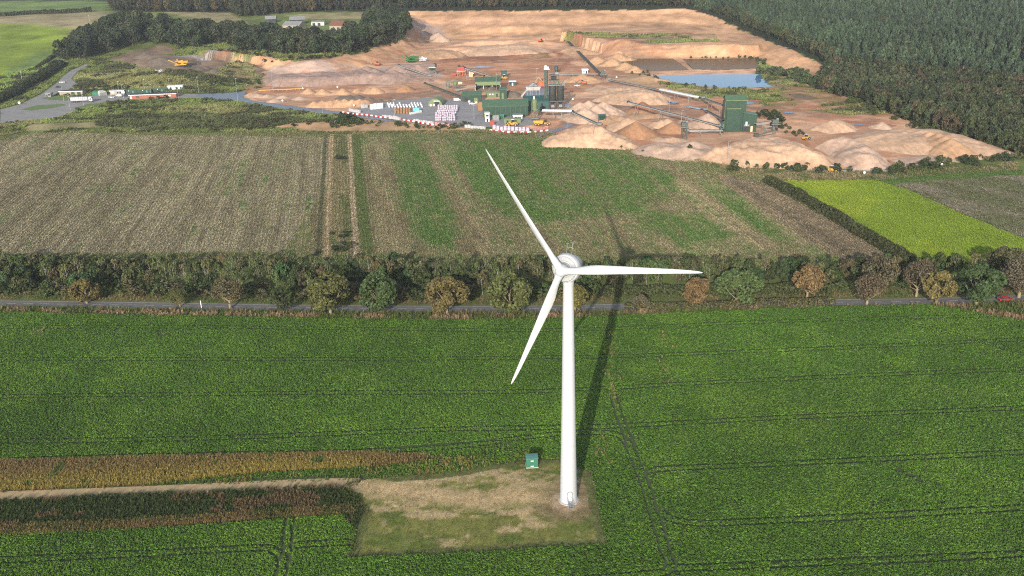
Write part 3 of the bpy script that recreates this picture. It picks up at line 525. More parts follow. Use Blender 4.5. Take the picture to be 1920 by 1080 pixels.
scatter('crop', np.stack([x, y, np.full(len(x), .02)], 1), rng.uniform(.65, 1.05, len(x)) * (1 + .25 * (fbm(x, y, 20, 3) - .5)), rng.random(len(x)) * 6.28, crop_col(x, y) * rng.uniform(.62, 1.4, (len(x), 1)), BEET)
# tall dead grass and weeds beside the track
def tallgrass(name, poly, dens, colf, sc_, protos=TALL, z=.05, avoid=None):  # clumps of grass over an outline
    q = rpts(poly, dens); 
    if avoid is not None: q = q[avoid(q)]
    c = colf(q[:, 0], q[:, 1]) * rng.uniform(.65, 1.35, (len(q), 1)); return scatter(name, np.stack([q[:, 0], q[:, 1], np.full(len(q), z) if not callable(z) else z(q[:, 0], q[:, 1])], 1), rng.uniform(*sc_, len(q)), rng.random(len(q)) * 6.28, c, protos)
def b1col(x, y):
    py = (y - (y.min())) / (np.ptp(y) + 1e-6); e = dline(x, y, brown1[7:]); t = ss(1, 9, e)[:, None] + .6 * (fbm(x, y, 6, 2)[:, None] - .5); c = np.array([[.26, .20, .05]]) * (1 - t) + np.array([[.19, .135, .055]]) * t
    return np.where(fbm(x, y, 4, 7)[:, None] > .74, np.array([[.09, .12, .03]]), c)
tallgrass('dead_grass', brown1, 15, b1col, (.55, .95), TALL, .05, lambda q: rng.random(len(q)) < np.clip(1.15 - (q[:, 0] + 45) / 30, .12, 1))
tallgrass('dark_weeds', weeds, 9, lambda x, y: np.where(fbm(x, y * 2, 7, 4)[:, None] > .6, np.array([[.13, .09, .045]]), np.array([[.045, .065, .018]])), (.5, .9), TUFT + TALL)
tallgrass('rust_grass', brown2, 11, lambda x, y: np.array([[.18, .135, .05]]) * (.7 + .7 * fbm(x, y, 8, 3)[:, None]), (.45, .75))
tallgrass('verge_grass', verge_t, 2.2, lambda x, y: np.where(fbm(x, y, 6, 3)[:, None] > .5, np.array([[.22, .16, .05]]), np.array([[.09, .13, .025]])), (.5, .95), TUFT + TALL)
tallgrass('pad_grass', pad, 2.0, lambda x, y: pad_col(x, y) * .95, (.25, .55), TUFT, .06, lambda q: np.hypot(q[:, 0] - G(1066, 938)[0], q[:, 1] - G(1066, 938)[1]) > 3.6)
ed = catmull(pad + [pad[0]], 14); ed = ed[rng.integers(0, len(ed), 900)] + rng.normal(0, .55, (900, 2)); ed = ed[fbm(ed[:, 0], ed[:, 1], 4, 2) > .42]
scatter('edge_weeds', np.stack([ed[:, 0], ed[:, 1], np.full(len(ed), .03)], 1), rng.uniform(.3, .8, len(ed)), rng.random(len(ed)) * 6, np.where(rng.random((len(ed), 1)) < .45, np.array([[.15, .115, .06]]), np.array([[.07, .095, .025]])) * rng.uniform(.6, 1.2, (len(ed), 1)), TALL + TUFT)
q = np.concatenate([rng.normal(0, [1.2, 4], (20, 2)) + G(*c)[:2] for c in [(1138, 620), (1142, 660), (1146, 700), (1150, 745), (1130, 848), (1240, 690), (1245, 640), (75, 625)]])
scatter('tall_weeds', np.stack([q[:, 0], q[:, 1], np.full(len(q), .1)], 1), rng.uniform(.5, 1.0, len(q)), rng.random(len(q)) * 6, np.tile([[.25, .2, .08]], (len(q), 1)) * rng.uniform(.5, 1.2, (len(q), 1)), TALL)

# ------------------------------------------------------------------ road and its verges
road_c = catmull(g2([(-700, 560), (-300, 565), (0, 569), (240, 572), (480, 576), (700, 578.5), (900, 579.5), (1060, 578), (1165, 575.5), (1400, 570), (1575, 567), (1730, 565), (1900, 560), (2300, 545)]), 14)
verge_poly = g2([(-500, 545), (0, 552), (480, 556), (900, 558), (1165, 554), (1600, 540), (2100, 525), (2150, 625), (1920, 602), (1850, 590), (1800, 580), (1740, 572), (1600, 574), (1450, 579), (1300, 586), (1165, 592), (1050, 598), (870, 600), (700, 599), (480, 595), (240, 591), (0, 585), (-500, 585)])
sheet('road_verge', None, .025, mk('verge_grass_ground', (.085, .105, .03), (.13, .12, .045), .35, .95), pts=verge_poly)
ribbon('road', road_c, 4.6, .06, mk('road_tarmac', (.115, .105, .098), (.14, .13, .122), .6, .85), drape=False); fine = catmull(road_c[::6], 40)
ribbon('centre_line', fine, .10, .066, M['line'], drape=False, dash=(6, 3.2)); ribbon('edge_line', fine, .09, .066, M['line'], drape=False, off=2.1)
def offs(c, o): t = np.gradient(c, axis=0); t /= np.linalg.norm(t, axis=1)[:, None]; return c + np.stack([-t[:, 1], t[:, 0]], 1) * o
clear = lambda q: dline(q[:, 0], q[:, 1], road_c) > 3.2
nearv = [tuple(q) for q in offs(road_c, -3.3)] + g2([(2150, 625), (1920, 602), (1850, 590), (1800, 580), (1740, 572), (1600, 574), (1450, 579), (1300, 586), (1165, 592), (1050, 598), (870, 600), (700, 599), (480, 595), (240, 591), (0, 585), (-500, 585)])
fieldedge = g2([(2150, 625), (1920, 602), (1850, 590), (1800, 580), (1740, 572), (1600, 574), (1450, 579), (1300, 586), (1165, 592), (1050, 598), (870, 600), (700, 599), (480, 595), (240, 591), (0, 585), (-500, 585)])
def nvcol(x, y):
    e = dline(x, y, fieldedge)[:, None]; px = (960 + 1750 * x / (y * .93 + 42))[:, None]; n = fbm(x, y, 7, 2)[:, None]; dead = np.where((px > 880) & (px < 1560), .34, .58) + .5 * (fbm(x, y, 2, 6)[:, None] - .5)
    return np.where((e < 2.6) & (n < dead), np.array([[.25, .175, .10]]), np.where(n > .5, np.array([[.085, .11, .028]]), np.array([[.13, .11, .045]])))
tallgrass('near_verge_grass', nearv, 2.6, nvcol, (.8, 1.5), TALL + TUFT, .03, lambda q: clear(q) & (np.abs(q[:, 0]) < .62 * q[:, 1]))
tallgrass('far_verge_grass', [tuple(q) for q in offs(road_c, 3.2)] + [tuple(q) for q in offs(road_c, 10)][::-1], 1.8, lambda x, y: np.where(fbm(x, y, 8, 5)[:, None] > .55, np.array([[.2, .15, .07]]), np.array([[.095, .13, .03]])), (.4, 1.0), TUFT + TALL, .03, lambda q: clear(q) & (np.abs(q[:, 0]) < .62 * q[:, 1]))

# ------------------------------------------------------------------ middle fields
ground_px_edge = [(0, 262), (62, 242), (300, 249), (620, 253), (900, 251), (1010, 257), (1120, 274), (1250, 294), (1350, 318), (1440, 336)]
mid_poly = g2([(-500, 340), (-200, 300)] + ground_px_edge + [(1480, 352), (1560, 394), (1650, 446), (1700, 478), (1720, 500), (1165, 496), (480, 486), (0, 489), (-600, 489)])
VPX, VPY = 630.0, -152.0; hd = ray(VPX, VPY); row_a = math.atan2(hd[0], hd[1])
greens = [g2(q) for q in ([(738, 258), (780, 256), (830, 300), (880, 400), (900, 440), (840, 470), (760, 440), (720, 380), (710, 300)], [(830, 254), (1010, 258), (1180, 288), (1290, 330), (1275, 380), (1180, 405), (1000, 425), (900, 400), (850, 320)], [(1150, 380), (1330, 400), (1400, 440), (1300, 470), (1200, 440)], [(1290, 330), (1400, 380), (1500, 450), (1440, 460), (1340, 400)], [(765, 420), (850, 430), (860, 470), (770, 470)])]
tans = [g2(q) for q in ([(790, 256), (835, 300), (880, 380), (930, 430), (940, 484), (880, 486), (850, 400), (800, 310)], [(1235, 300), (1300, 335), (1400, 400), (1480, 470), (1420, 480), (1330, 420), (1260, 350)], [(685, 254), (735, 256), (760, 400), (790, 480), (700, 482)], [(1180, 300), (1230, 320), (1300, 400), (1270, 410), (1200, 340)], [(1380, 335), (1440, 380), (1560, 460), (1500, 470), (1400, 380)])]
strip_px = [(622, 250), (660, 253), (684, 484), (606, 484)]; strip = g2(strip_px)
stripL, stripR = g2([(622, 250), (612, 482)]), g2([(655, 253), (668, 484)]); stripR2 = g2([(668, 253), (690, 484)])
hedge_l = g2([(1440, 340), (1500, 374), (1580, 420), (1650, 460), (1700, 492)])
def mid_col(x, y):
    u = x * math.cos(row_a) - y * math.sin(row_a); v = x * math.sin(row_a) + y * math.cos(row_a); n = len(x); wxx = x + 8 * (fbm(x, y, 12, 6) - .5); wyy = y + 18 * (fbm(x, y, 16, 9) - .5)
    a = fbm(u, v * .06, 2.4, 3)[:, None]; b = fbm(u, v * .3, 26, 5)[:, None]; d = fbm(x, y, 3, 7)[:, None]
    t = np.clip(.5 + 1.7 * (a - .5) + .7 * (b - .5), 0, 1); c = np.array([[.185, .155, .092]]) * (1 - t) + np.array([[.325, .278, .175]]) * t
    xs = np.array([p[0] for p in stripL]).mean(); right = (x > xs)[:, None]
    c = np.where(right, c * np.array([[.92, .9, .78]]), c * np.array([[.96, .97, .94]]))
    mixg = np.zeros((n, 1)); mixg += np.where(right, .30, .04) + .5 * ss(.66, .78, a * .6 + d * .4) * (1 if True else 0)
    for g in greens: mixg += (.55 * np.where(inpoly(x, y, g), 1, -1) * np.clip(dline(x, y, g + [g[0]]) / 9, 0, 1) + .0)[:, None].clip(-.0, 1) * (.6 + .8 * b)
    for g in tans: mixg -= (.6 * inpoly(x, y, g) * np.clip(dline(x, y, g + [g[0]]) / 7, 0, 1))[:, None]
    mixg = np.clip(mixg + 1.1 * (d - .5) + 1.3 * (a - .5) + .3 * (b - .5), 0, 1) * np.where(right, 1, ss(.45, .62, fbm(u, v * .25, 9, 2)[:, None])); c = c * (1 - mixg) + np.array([[.088, .148, .034]]) * mixg
    e = dline(x, y, hedge_l)[:, None]; c = np.where((e < 22) & (e > 3), np.where((e < 17) & (e > 13), np.array([[.165, .132, .08]]), np.array([[.21, .165, .10]])) * (.7 + .6 * d), c)
    f = np.minimum(dline(x, y, [p for p in mid_poly[2:12]]), dline(x, y, mid_poly[-4:]))[:, None]; c = np.where(f < 7 + 4 * (b - .5), np.array([[.16, .165, .065]]), c)
    s = inpoly(x, y, strip)[:, None]; c = np.where(s, np.where(fbm(u, v * .15, 5, 8)[:, None] > .5, np.array([[.20, .17, .085]]), np.array([[.125, .13, .05]])), c)
    for l, wdt, cc in ((stripL, 1.1, (.34, .26, .15)), (stripR, 1.0, (.34, .27, .17)), (stripR2, 2.2, (.105, .13, .04))): c = np.where(dline(x, y, l)[:, None] < wdt, np.array([cc]), c)
    c = np.where((np.abs(dline(x, y, stripL) - 3.2) < .9)[:, None] & ~s, np.array([[.10, .095, .05]]), c)
    return c
fieldmesh('stubble_field', mid_poly, 1.6, .03, mid_col, FIELD)
ur, vr = np.meshgrid(np.arange(-330, 330, 1.45), np.arange(200, 620, .62)); ur = ur + rng.normal(0, .2, ur.shape) + .25 * np.sin(vr / 17); vr = vr + rng.uniform(-.3, .3, vr.shape)
q = np.stack([(ur * math.cos(row_a) + vr * math.sin(row_a)).ravel(), (-ur * math.sin(row_a) + vr * math.cos(row_a)).ravel()], 1); q = q[inpoly(q[:, 0], q[:, 1], mid_poly) & (np.abs(q[:, 0]) < .6 * q[:, 1] + 5)]; q = np.concatenate([q, rpts(mid_poly, .35)]); q = q[np.abs(q[:, 0]) < .6 * q[:, 1] + 5]
g = rng.random(len(q)); g = rng.uniform(.55, 1.5, len(q))
scatter('stubble', np.stack([q[:, 0], q[:, 1], np.full(len(q), .02)], 1), rng.uniform(.85, 1.5, len(q)), rng.random(len(q)) * 6.28, mid_col(q[:, 0], q[:, 1]) * g[:, None], STUB)
must_poly = g2([(1452, 340), (1640, 338), (1700, 356), (1800, 400), (1920, 448), (2100, 520), (2100, 560), (1720, 500), (1700, 486), (1600, 426), (1520, 378)])
def must_col(x, y):
    a = fbm(x, y, 26, 2)[:, None]; d = fbm(x, y, 5, 5)[:, None]; c = np.array([[.20, .275, .026]]) * (.85 + .35 * a + .25 * (d - .5)); return c + np.array([[.05, .03, .0]]) * ss(.5, .66, a)
fieldmesh('mustard_field', must_poly, 2.5, .035, must_col, FIELD)
q = rpts(must_poly, 2.6); q = q[np.abs(q[:, 0]) < .6 * q[:, 1] + 5]; scatter('mustard', np.stack([q[:, 0], q[:, 1], np.full(len(q), .03)], 1), rng.uniform(.6, 1.1, len(q)), rng.random(len(q)) * 6.28, must_col(q[:, 0], q[:, 1]) * rng.uniform(.86, 1.14, (len(q), 1)), TUFT)
east_poly = g2([(1642, 338), (1740, 328), (1920, 318), (2400, 290), (2400, 640), (1920, 446), (1800, 398), (1700, 354)])
def east_col(x, y):
    a = fbm(x * .8 + y * .6, y * .3 - x * .3, 9, 3)[:, None]; d = fbm(x, y, 3, 7)[:, None]; t = ss(.35, .65, a); c = np.array([[.13, .13, .06]]) * (1 - t) + np.array([[.20, .17, .115]]) * t; f = dline(x, y, east_poly[:4])[:, None]
    return np.where(f < 9, np.array([[.09, .14, .03]]), c) * (.8 + .4 * d)
fieldmesh('east_field', east_poly, 2.0, .035, east_col, FIELD)
q = rpts(east_poly, .8); q = q[np.abs(q[:, 0]) < .6 * q[:, 1] + 5]; scatter('east_stubble', np.stack([q[:, 0], q[:, 1], np.full(len(q), .02)], 1), rng.uniform(.8, 1.5, len(q)), rng.random(len(q)) * 6.28, east_col(q[:, 0], q[:, 1]) * rng.uniform(.7, 1.35, (len(q), 1)), STUB)
# rough headland between the fields and the quarry, and scrubby zones
head_poly = g2([(0, 252), (62, 238), (300, 243), (620, 247), (860, 244), (1010, 247), (1120, 262), (1240, 284), (1360, 308), (1480, 320), (1700, 322), (1910, 304), (1910, 318), (1740, 328), (1640, 338), (1452, 340), (1350, 318), (1250, 294), (1120, 274), (1010, 257), (900, 251), (620, 253), (300, 249), (62, 242), (0, 262)])
sheet('headland', None, .02, mk('headland_ground', (.15, .145, .055), (.22, .185, .09), .12, .95), pts=head_poly)
tallgrass('headland_grass', head_poly, .9, lambda x, y: np.where(fbm(x, y, 12, 3)[:, None] > .5, np.array([[.22, .18, .085]]), np.array([[.11, .125, .04]])), (1.0, 2.0), TUFT, .02)
ROADPX = dict(
    yard=[(648, 211), (690, 197), (740, 189), (800, 184), (880, 188), (905, 205), (1000, 222), (1010, 232), (960, 240), (870, 240), (815, 236), (740, 226)],
    site=[(366, 177), (462, 173), (456, 184), (474, 190), (560, 201), (650, 211), (742, 228), (735, 229), (640, 217), (540, 206), (448, 190), (400, 186), (372, 184)],
    access=[(-60, 238), (0, 229), (0, 206), (36, 197), (80, 176), (104, 158), (118, 144), (136, 131), (160, 121), (166, 122), (146, 134), (134, 148), (150, 163), (120, 170), (96, 180), (130, 186), (200, 176), (330, 176), (372, 177), (372, 184), (340, 185), (250, 188), (196, 192), (155, 203), (104, 222), (50, 226)])
ROADW = [PW(v) for v in ROADPX.values()]
q = rpts(g2([(-100, 262), (0, 250), (900, 246), (1010, 246), (1700, 322), (1900, 290), (1640, 195), (1440, 100), (1060, 62), (800, 95), (440, 100), (120, 120), (-100, 170)]), .9)
ix = np.clip(np.searchsorted(XS, q[:, 0]), 0, nx - 1); iy = np.clip(np.searchsorted(YS, q[:, 1]), 0, ny - 1); tc = TC[iy, ix]; k = (tc[:, 1] > tc[:, 0] * .86) & (tc[:, 0] < .3); q, tc = q[k], tc[k]
k = ~np.any([inpoly(q[:, 0], q[:, 1], pl) for pl in list(ponds.values()) + ROADW], axis=0) & (np.min([dline(q[:, 0], q[:, 1], pl + [pl[0]]) for pl in ROADW], axis=0) > 1.5); q, tc = q[k], tc[k]
dk = (fbm(q[:, 0], q[:, 1] * 1.6, 13, 3) + .2 * (tc[:, 1] < .09) > .64); gz = hz(q[:, 0], q[:, 1])
g_ = ~dk; scatter('rough_grass', np.stack([q[g_, 0], q[g_, 1], gz[g_] - .05], 1), rng.uniform(1.2, 2.4, g_.sum()), rng.random(g_.sum()) * 6.28, tc[g_] * 1.4 * rng.uniform(.75, 1.3, (g_.sum(), 1)), TUFT)
g_ = dk & (rng.random(len(dk)) < .55); scatter('scrub', np.stack([q[g_, 0], q[g_, 1], gz[g_] - .1], 1), rng.uniform(.8, 2.0, g_.sum()), rng.random(g_.sum()) * 6.28, np.where(rng.random((g_.sum(), 1)) < .3, np.array([[.11, .095, .05]]), np.array([[.075, .09, .036]])) * rng.uniform(.7, 1.3, (g_.sum(), 1)), WEED)

# ------------------------------------------------------------------ wind turbine
TB = G(1066, 938)
def build_turbine():
    root = thing('wind_turbine', 'tall white three-bladed wind turbine standing on the bare pad in the green crop field', 'wind turbine', (TB[0], TB[1], 0))
    hub_h, yaw, tilt, BL, oh, ph = 52.75, .50, .09, 27.3, 3.25, .14
    b = MB(); prof = []
    for i in range(25):
        t = i / 24; prof.append((t * 50.3, 1.82 - .82 * t ** .9))
    b.lathe(prof, (0, 0, 0), (0, 0, 1), 48); tw = part('tower', b, 'white', root, True)
    for zz in (14.0, 30.0, 49.4): r = 1.82 - .82 * (zz / 50.3) ** .9; part('flange', MB().lathe([(zz - .03, r - .01), (zz - .03, r + .012), (zz + .03, r + .01), (zz + .03, r - .01)], (0, 0, 0), (0, 0, 1), 48), 'nac', tw)
    b = MB().lathe([(-.1, 2.15), (.22, 2.15), (.24, 1.80)], (0, 0, 0), (0, 0, 1), 48); part('foundation', b, 'conc', root)
    # door: an arched leaf with a raised surround, facing the camera side
    da = R(-84); dx, dy = math.cos(da), math.sin(da); tx, ty = -dy, dx; r0 = 1.80
    def arch(wd, h0, h1, d0, d1):
        pr = [(-wd, h0), (wd, h0), (wd, h1)] + [(wd * math.cos(a), h1 + wd * math.sin(a)) for a in np.linspace(.2, math.pi - .2, 8)] + [(-wd, h1)]
        q = [((r0 + d) * dx + a * tx, (r0 + d) * dy + a * ty, z) for d in (d0, d1) for a, z in pr]; n = len(pr)
        m = MB(); m.add(q, [tuple(range(n))[::-1], tuple(range(n, 2 * n))] + [(k, (k + 1) % n, (k + 1) % n + n, k + n) for k in range(n)]); return m
    part('door_frame', arch(.56, .95, 2.75, -.3, .03), 'steel', root); d = part('door', arch(.47, 1.0, 2.72, -.3, .06), 'white', root)
    hb = MB().box((dx * 1.88 + tx * .3, dy * 1.88 + ty * .3, 1.95), (.06, .06, .2), da); part('handle', hb, 'dark', d)
    b = MB(); hrs = []
    for k in range(5):
        rr = 1.95 + .28 * k; b.box((dx * rr, dy * rr, .95 - .2 * k), (.26, .95, .05), da)
    for s in (-.5, .5):
        p = lambda rr, z: (dx * rr + tx * s, dy * rr + ty * s, z)
        b.beam(p(1.8, .95), p(3.2, .02), .06, .16); hr = MB(); hrs.append(hr)
        hr.tube(p(1.85, 1.95), p(3.15, 1.0), .035, n=6); hr.tube(p(1.87, .95), p(1.87, 1.95), .03, n=6); hr.tube(p(2.5, .5), p(2.5, 1.5), .03, n=6); hr.tube(p(3.12, .05), p(3.12, 1.02), .03, n=6)
    st = part('steps', b, 'steel', root); [part('handrail', q_, 'steel', st) for q_ in hrs]
    ax = np.array([-math.sin(yaw) * math.cos(tilt), -math.cos(yaw) * math.cos(tilt), math.sin(tilt)])
    Rv = np.array([math.cos(yaw), -math.sin(yaw), 0]); Uv = np.cross(Rv, ax); Uv = Uv if Uv[2] > 0 else -Uv
    C = np.array([0, 0, hub_h]); hub = C + ax * oh
    b = MB().lathe([(1.75, 1.15), (1.72, 1.5), (1.66, 2.5), (1.52, 2.68), (1.2, 2.80), (.5, 2.82), (.3, 2.74), (-.6, 2.45), (-2.2, 1.95), (-3.6, 1.35), (-4.6, .7), (-4.9, 0)], C, ax, 56)
    nc = part('nacelle', b, 'white', root, True); part('front_disc', MB().lathe([(1.735, 1.2), (1.70, 2.46), (1.66, 2.5)], C, ax, 56), 'nac', nc, True)
    b = MB()
    for rr in (1.62, 2.40): b.lathe([(1.70, rr - .045), (1.765, rr), (1.70, rr + .045)], C, ax, 56)
    for k in range(6):
        a = k * math.pi / 3 + .5; e = math.cos(a) * Rv + math.sin(a) * Uv; b.beam(C + ax * 1.72 + e * 1.6, C + ax * 1.68 + e * 2.5, .05, .05)
    b.lathe([(.52, 2.80), (.52, 2.85), (.44, 2.85), (.44, 2.78)], C, ax, 56); part('nacelle_seam', b, 'grey_white', nc)
    b = MB().lathe([(49.9 - 1.0, 1.03), (50.6, 1.2), (51.2, 1.25)], (0, 0, 0), (0, 0, 1), 32); part('yaw_collar', b, 'white', root, True)
    b = MB().lathe([(1.6, 1.42), (1.9, 1.32), (2.3, 1.2)], C, ax, 40); part('hub_collar', b, 'grey_white', root, True)
    b = MB().lathe([(-.95, 1.15), (-.5, 1.22), (0, 1.2), (.5, 1.06), (.9, .78), (1.12, .42), (1.2, 0)], hub, ax, 40)
    for k in range(3):
        a = ph - k * 2 * math.pi / 3; e = math.cos(a) * Rv + math.sin(a) * Uv; b.lathe([(.35, .84), (1.2, .80), (1.6, .76)], hub, e, 32)
    hb = part('hub', b, 'white', root, True)
    # blades
    st_ = np.array([0.055, .08, .12, .17, .22, .28, .36, .45, .55, .65, .75, .85, .92, .965, .99, 1.0]); ch = np.array([1.42, 1.4, 1.42, 1.66, 1.84, 1.82, 1.66, 1.48, 1.28, 1.1, .92, .74, .58, .42, .24, .08])
    th = np.array([1.42, 1.4, 1.2, .98, .80, .66, .54, .44, .35, .28, .22, .16, .12, .08, .05, .02]); twi = np.radians(np.array([24, 23, 21, 18, 15, 12, 9, 7, 5, 3.5, 2.5, 1.8, 1.4, 1.2, 1, 1.0]) * .6 + 24)
    lead = np.array([.5, .5, .46, .40, .36, .34, .33, .32, .32, .32, .32, .33, .38, .46, .6, .8])
    K = 20
    for k in range(3):
        a = ph - k * 2 * math.pi / 3; e = math.cos(a) * Rv + math.sin(a) * Uv; lf = np.cross(ax, e)      # turns clockwise seen from the front
        lf = -lf if k >= 0 and np.dot(np.cross(e, lf), ax) < 0 else lf
        tr = lf      # trailing-edge side
        V = []; 
        for s, c, t, w_, le in zip(st_, ch, th, twi, lead):
            bend = -ax * 0 + ax * (.0) + ax * (-.25 * s * s)
            for j in range(K):
                an = 2 * math.pi * j / K; xx = (math.cos(an) * .5 + .5); yy = math.sin(an) * .5 * (1 if s < .1 else (.55 + .9 * (1 - xx)) * .85 if s > .15 else .9)
                cd = (xx - le) * c; td = yy * t; cvec = tr * math.cos(w_) - ax * math.sin(w_); tvec = ax * math.cos(w_) + tr * math.sin(w_)
                V.append(hub + e * (s * BL) + bend + cvec * cd + tvec * td)
        n = len(st_); F = [(i * K + j, i * K + (j + 1) % K, (i + 1) * K + (j + 1) % K, (i + 1) * K + j) for i in range(n - 1) for j in range(K)] + [tuple(range((n - 1) * K, n * K))]
        m = MB(); m.add(V, F); part('blade', m, 'white', root, True)
    # weather mast on the nacelle roof
    b = MB(); top = C + np.array([0, 0, 2.6]) - ax * .3
    for s, hh in ((-.55, 2.0), (.55, 2.3)):
        p = top + Rv * s; b.tube(p, p + np.array([0, 0, hh]) + Rv * .25, .045, n=6); b.tube(p + np.array([0, 0, hh]) + Rv * .0, p + np.array([0, 0, hh]) + Rv * .5, .05, n=6)
    b.tube(top - Rv * .45 + np.array([0, 0, 1.35]), top + Rv * .8 + np.array([0, 0, 1.35]), .04, n=6); part('weather_mast', b, 'steel', root)
build_turbine()
def cabinet(loc, rz, wd, dp, h, label):
    t = thing('transformer_cabinet', label, 'cabinet', loc, rz)
    part('plinth', MB().box((0, dp / 2, .08), (wd + .15, dp + .15, .2)), 'conc', t); part('housing', MB().box((0, dp / 2, .18 + h / 2), (wd, dp, h)), 'green_box', t)
    b = MB().box((0, dp / 2, h + .24), (wd + .16, dp + .16, .12)); b.prism([(-.08, h + .3), (dp + .08, h + .3), (dp / 2, h + .42)], -wd / 2 - .08, wd / 2 + .08, 'x'); part('roof', b, 'green_box_roof', t)
    for z in (h * .85, h * .22): part('vent_plate', MB().box((0, -.02, z), (.66, .05, .24)), 'white_paint', t)
    d = part('door', MB().box((-wd * .24, -.015, h * .53 + .15), (wd * .46, .03, h * .86)), 'green_box', t); part('handle', MB().box((wd * .16, -.04, 0), (.05, .05, .25)), 'dark', d).location = (-wd * .24, 0, h * .55)
    part('door', MB().box((wd * .24, -.015, h * .53 + .15), (wd * .46, .03, h * .86)), 'green_box', t)
p = G(998, 878); cabinet((p[0], p[1], .06), R(3), 2.65, 2.1, 2.15, 'small green transformer cabinet with two white plates left of the turbine tower')
p = G(1079, 907); cabinet((p[0] - .25, p[1] + .8, .06), R(4), 1.5, 1.2, 1.9, 'dark green cabinet half hidden in the shadow behind the turbine tower')

# ------------------------------------------------------------------ roadside trees
OL, GRN, BRN, YEL, TAN, DK = (.10, .105, .034), (.062, .095, .032), (.105, .092, .045), (.135, .11, .032), (.19, .13, .055), (.045, .06, .02)
avenue = [(163, 569, 56, 46, YEL, 'avenue', 'low round tree with yellowing leaves at the left end of the road'), (338, 576, 38, 34, OL, 'bare', 'thin half bare sapling beside the left of the road'), (432, 579, 70, 58, BRN, 'bare', 'brown purplish half bare tree with forked pale trunk by the road'),
          (532, 583, 46, 44, DK, 'bush', 'dark green rounded bush on the near road verge'), (620, 590, 84, 76, OL, 'avenue', 'olive spreading roadside tree with a short forked trunk, left of the green one'), (713, 587, 76, 76, GRN, 'avenue', 'fresh green roadside tree between two olive brown ones'),
          (838, 589, 82, 68, (.14, .115, .04), 'avenue', 'brownish olive roadside tree left of the dense dome-shaped one'), (957, 588, 84, 76, (.10, .115, .035), 'avenue', 'dense olive dome-shaped tree without visible trunk left of the turbine tower'), (1078, 583, 50, 48, (.15, .135, .035), 'avenue', 'yellowish tree half hidden behind the turbine tower'),
          (1307, 574, 52, 52, (.17, .115, .05), 'avenue', 'copper brown cone-shaped tree under the tip of the right blade'), (1382, 572, 84, 66, (.085, .125, .04), 'avenue', 'bright light green spreading tree right of the copper brown one'), (1513, 557, 60, 58, TAN, 'avenue', 'orange tan tree with an open crown and bare trunk behind the road'),
          (1625, 571, 64, 58, (.11, .085, .048), 'bare', 'purplish brown twiggy tree at the right stretch of the road'), (1718, 556, 62, 66, (.105, .085, .05), 'bare', 'greyish brown tree at the back of the road, behind the yellow-olive one'), (1755, 569, 62, 62, (.16, .135, .045), 'avenue', 'yellow olive pear-shaped tree by the right stretch of the road'),
          (1830, 571, 88, 76, (.052, .085, .028), 'avenue', 'large dark green tree beside the red car'), (1910, 558, 80, 72, (.13, .11, .07), 'bare', 'grey brown twiggy tree at the right edge of the view'), (1645, 550, 70, 72, (.11, .095, .05), 'bare', 'tall grey brown tree rising from the belt behind the purplish one'), (1200, 580, 34, 26, (.14, .12, .07), 'bare', 'small pale bare tree in the low hedge right of the tower shadow'),
          (1885, 520, 70, 56, (.10, .10, .04), 'avenue', 'olive tree behind the road at the far right, above the red car')]
for px, py, wd, ht, c, k, lab in avenue:
    p = G(px, py); m_ = mpp(p); tree('roadside_tree', k, (p[0], p[1], .02), wd * m_ * 1.06, ht * m_ * 1.1, c, lab, 'tree', 'trees along the road')

# tree belt on the far side of the road
def jgrid(poly, sp, j=.38):
    p = np.array([q[:2] for q in poly]); lo, hi = p.min(0), p.max(0); X, Y = np.meshgrid(np.arange(lo[0], hi[0], sp), np.arange(lo[1], hi[1], sp)); X[1::2] += sp / 2
    x = (X + rng.uniform(-j, j, X.shape) * sp).ravel(); y = (Y + rng.uniform(-j, j, X.shape) * sp).ravel(); k = inpoly(x, y, poly); return np.stack([x[k], y[k]], 1)
def inframe(x, y, z, mx=60, my=60): a, b = proj((x, y, z)); return -mx < a < 1920 + mx and -my < b < 1080 + my
belt = g2([(-60, 555), (200, 558), (480, 562), (700, 565), (900, 566), (1060, 563), (1150, 556), (1300, 540), (1480, 540), (1650, 548), (1980, 543), (1990, 512), (1700, 512), (1150, 514), (480, 512), (0, 508), (-60, 508)])
hedgelow = g2([(1140, 556), (1560, 548), (1560, 535), (1140, 540)])
nb = [0, 0, 0]
for x, y in jgrid(belt, 4.1):
    if inpoly([x], [y], hedgelow)[0] or not inframe(x, y, 4, 50): continue
    d = float(dline([x], [y], road_c)[0]); r = random.random(); n_ = float(fbm(x, y, 18, 4)); front = d < 15
    if front and r < .95: 
        if nb[0] < 299: nb[0] += 1; s = random.uniform(3, 5.2); tree('belt_bush', 'bush', (x, y, 0), s * 1.25, s * .85, jit(random.choice([(.06, .085, .026), (.075, .10, .032), (.10, .09, .04), (.055, .078, .026)]), .25), 'low tangled bush at the front of the tree belt along the road', 'bush', 'bushes at the front of the belt')
    elif r < .36 or n_ > .62:
        if nb[1] < 290: nb[1] += 1; s = random.uniform(6.6, 9.6); tree('birch_tree', 'birch', (x, y, 0), s * .52, s, jit(random.choice([(.10, .115, .04), (.13, .12, .05), (.085, .11, .035)]), .2), 'slender birch with a pale trunk in the tree belt behind the road', 'tree', 'birches in the belt behind the road')
    elif nb[2] < 298:
        nb[2] += 1; s = random.uniform(5.0, 8.0); tree('belt_tree', 'broad', (x, y, 0), s * .85, s, jit(random.choice([(.045, .06, .02), (.06, .085, .025), (.08, .095, .035), (.05, .085, .03), (.09, .08, .04)]), .25), 'dull green leafy tree in the dense belt behind the road', 'tree', 'leafy trees in the belt behind the road')
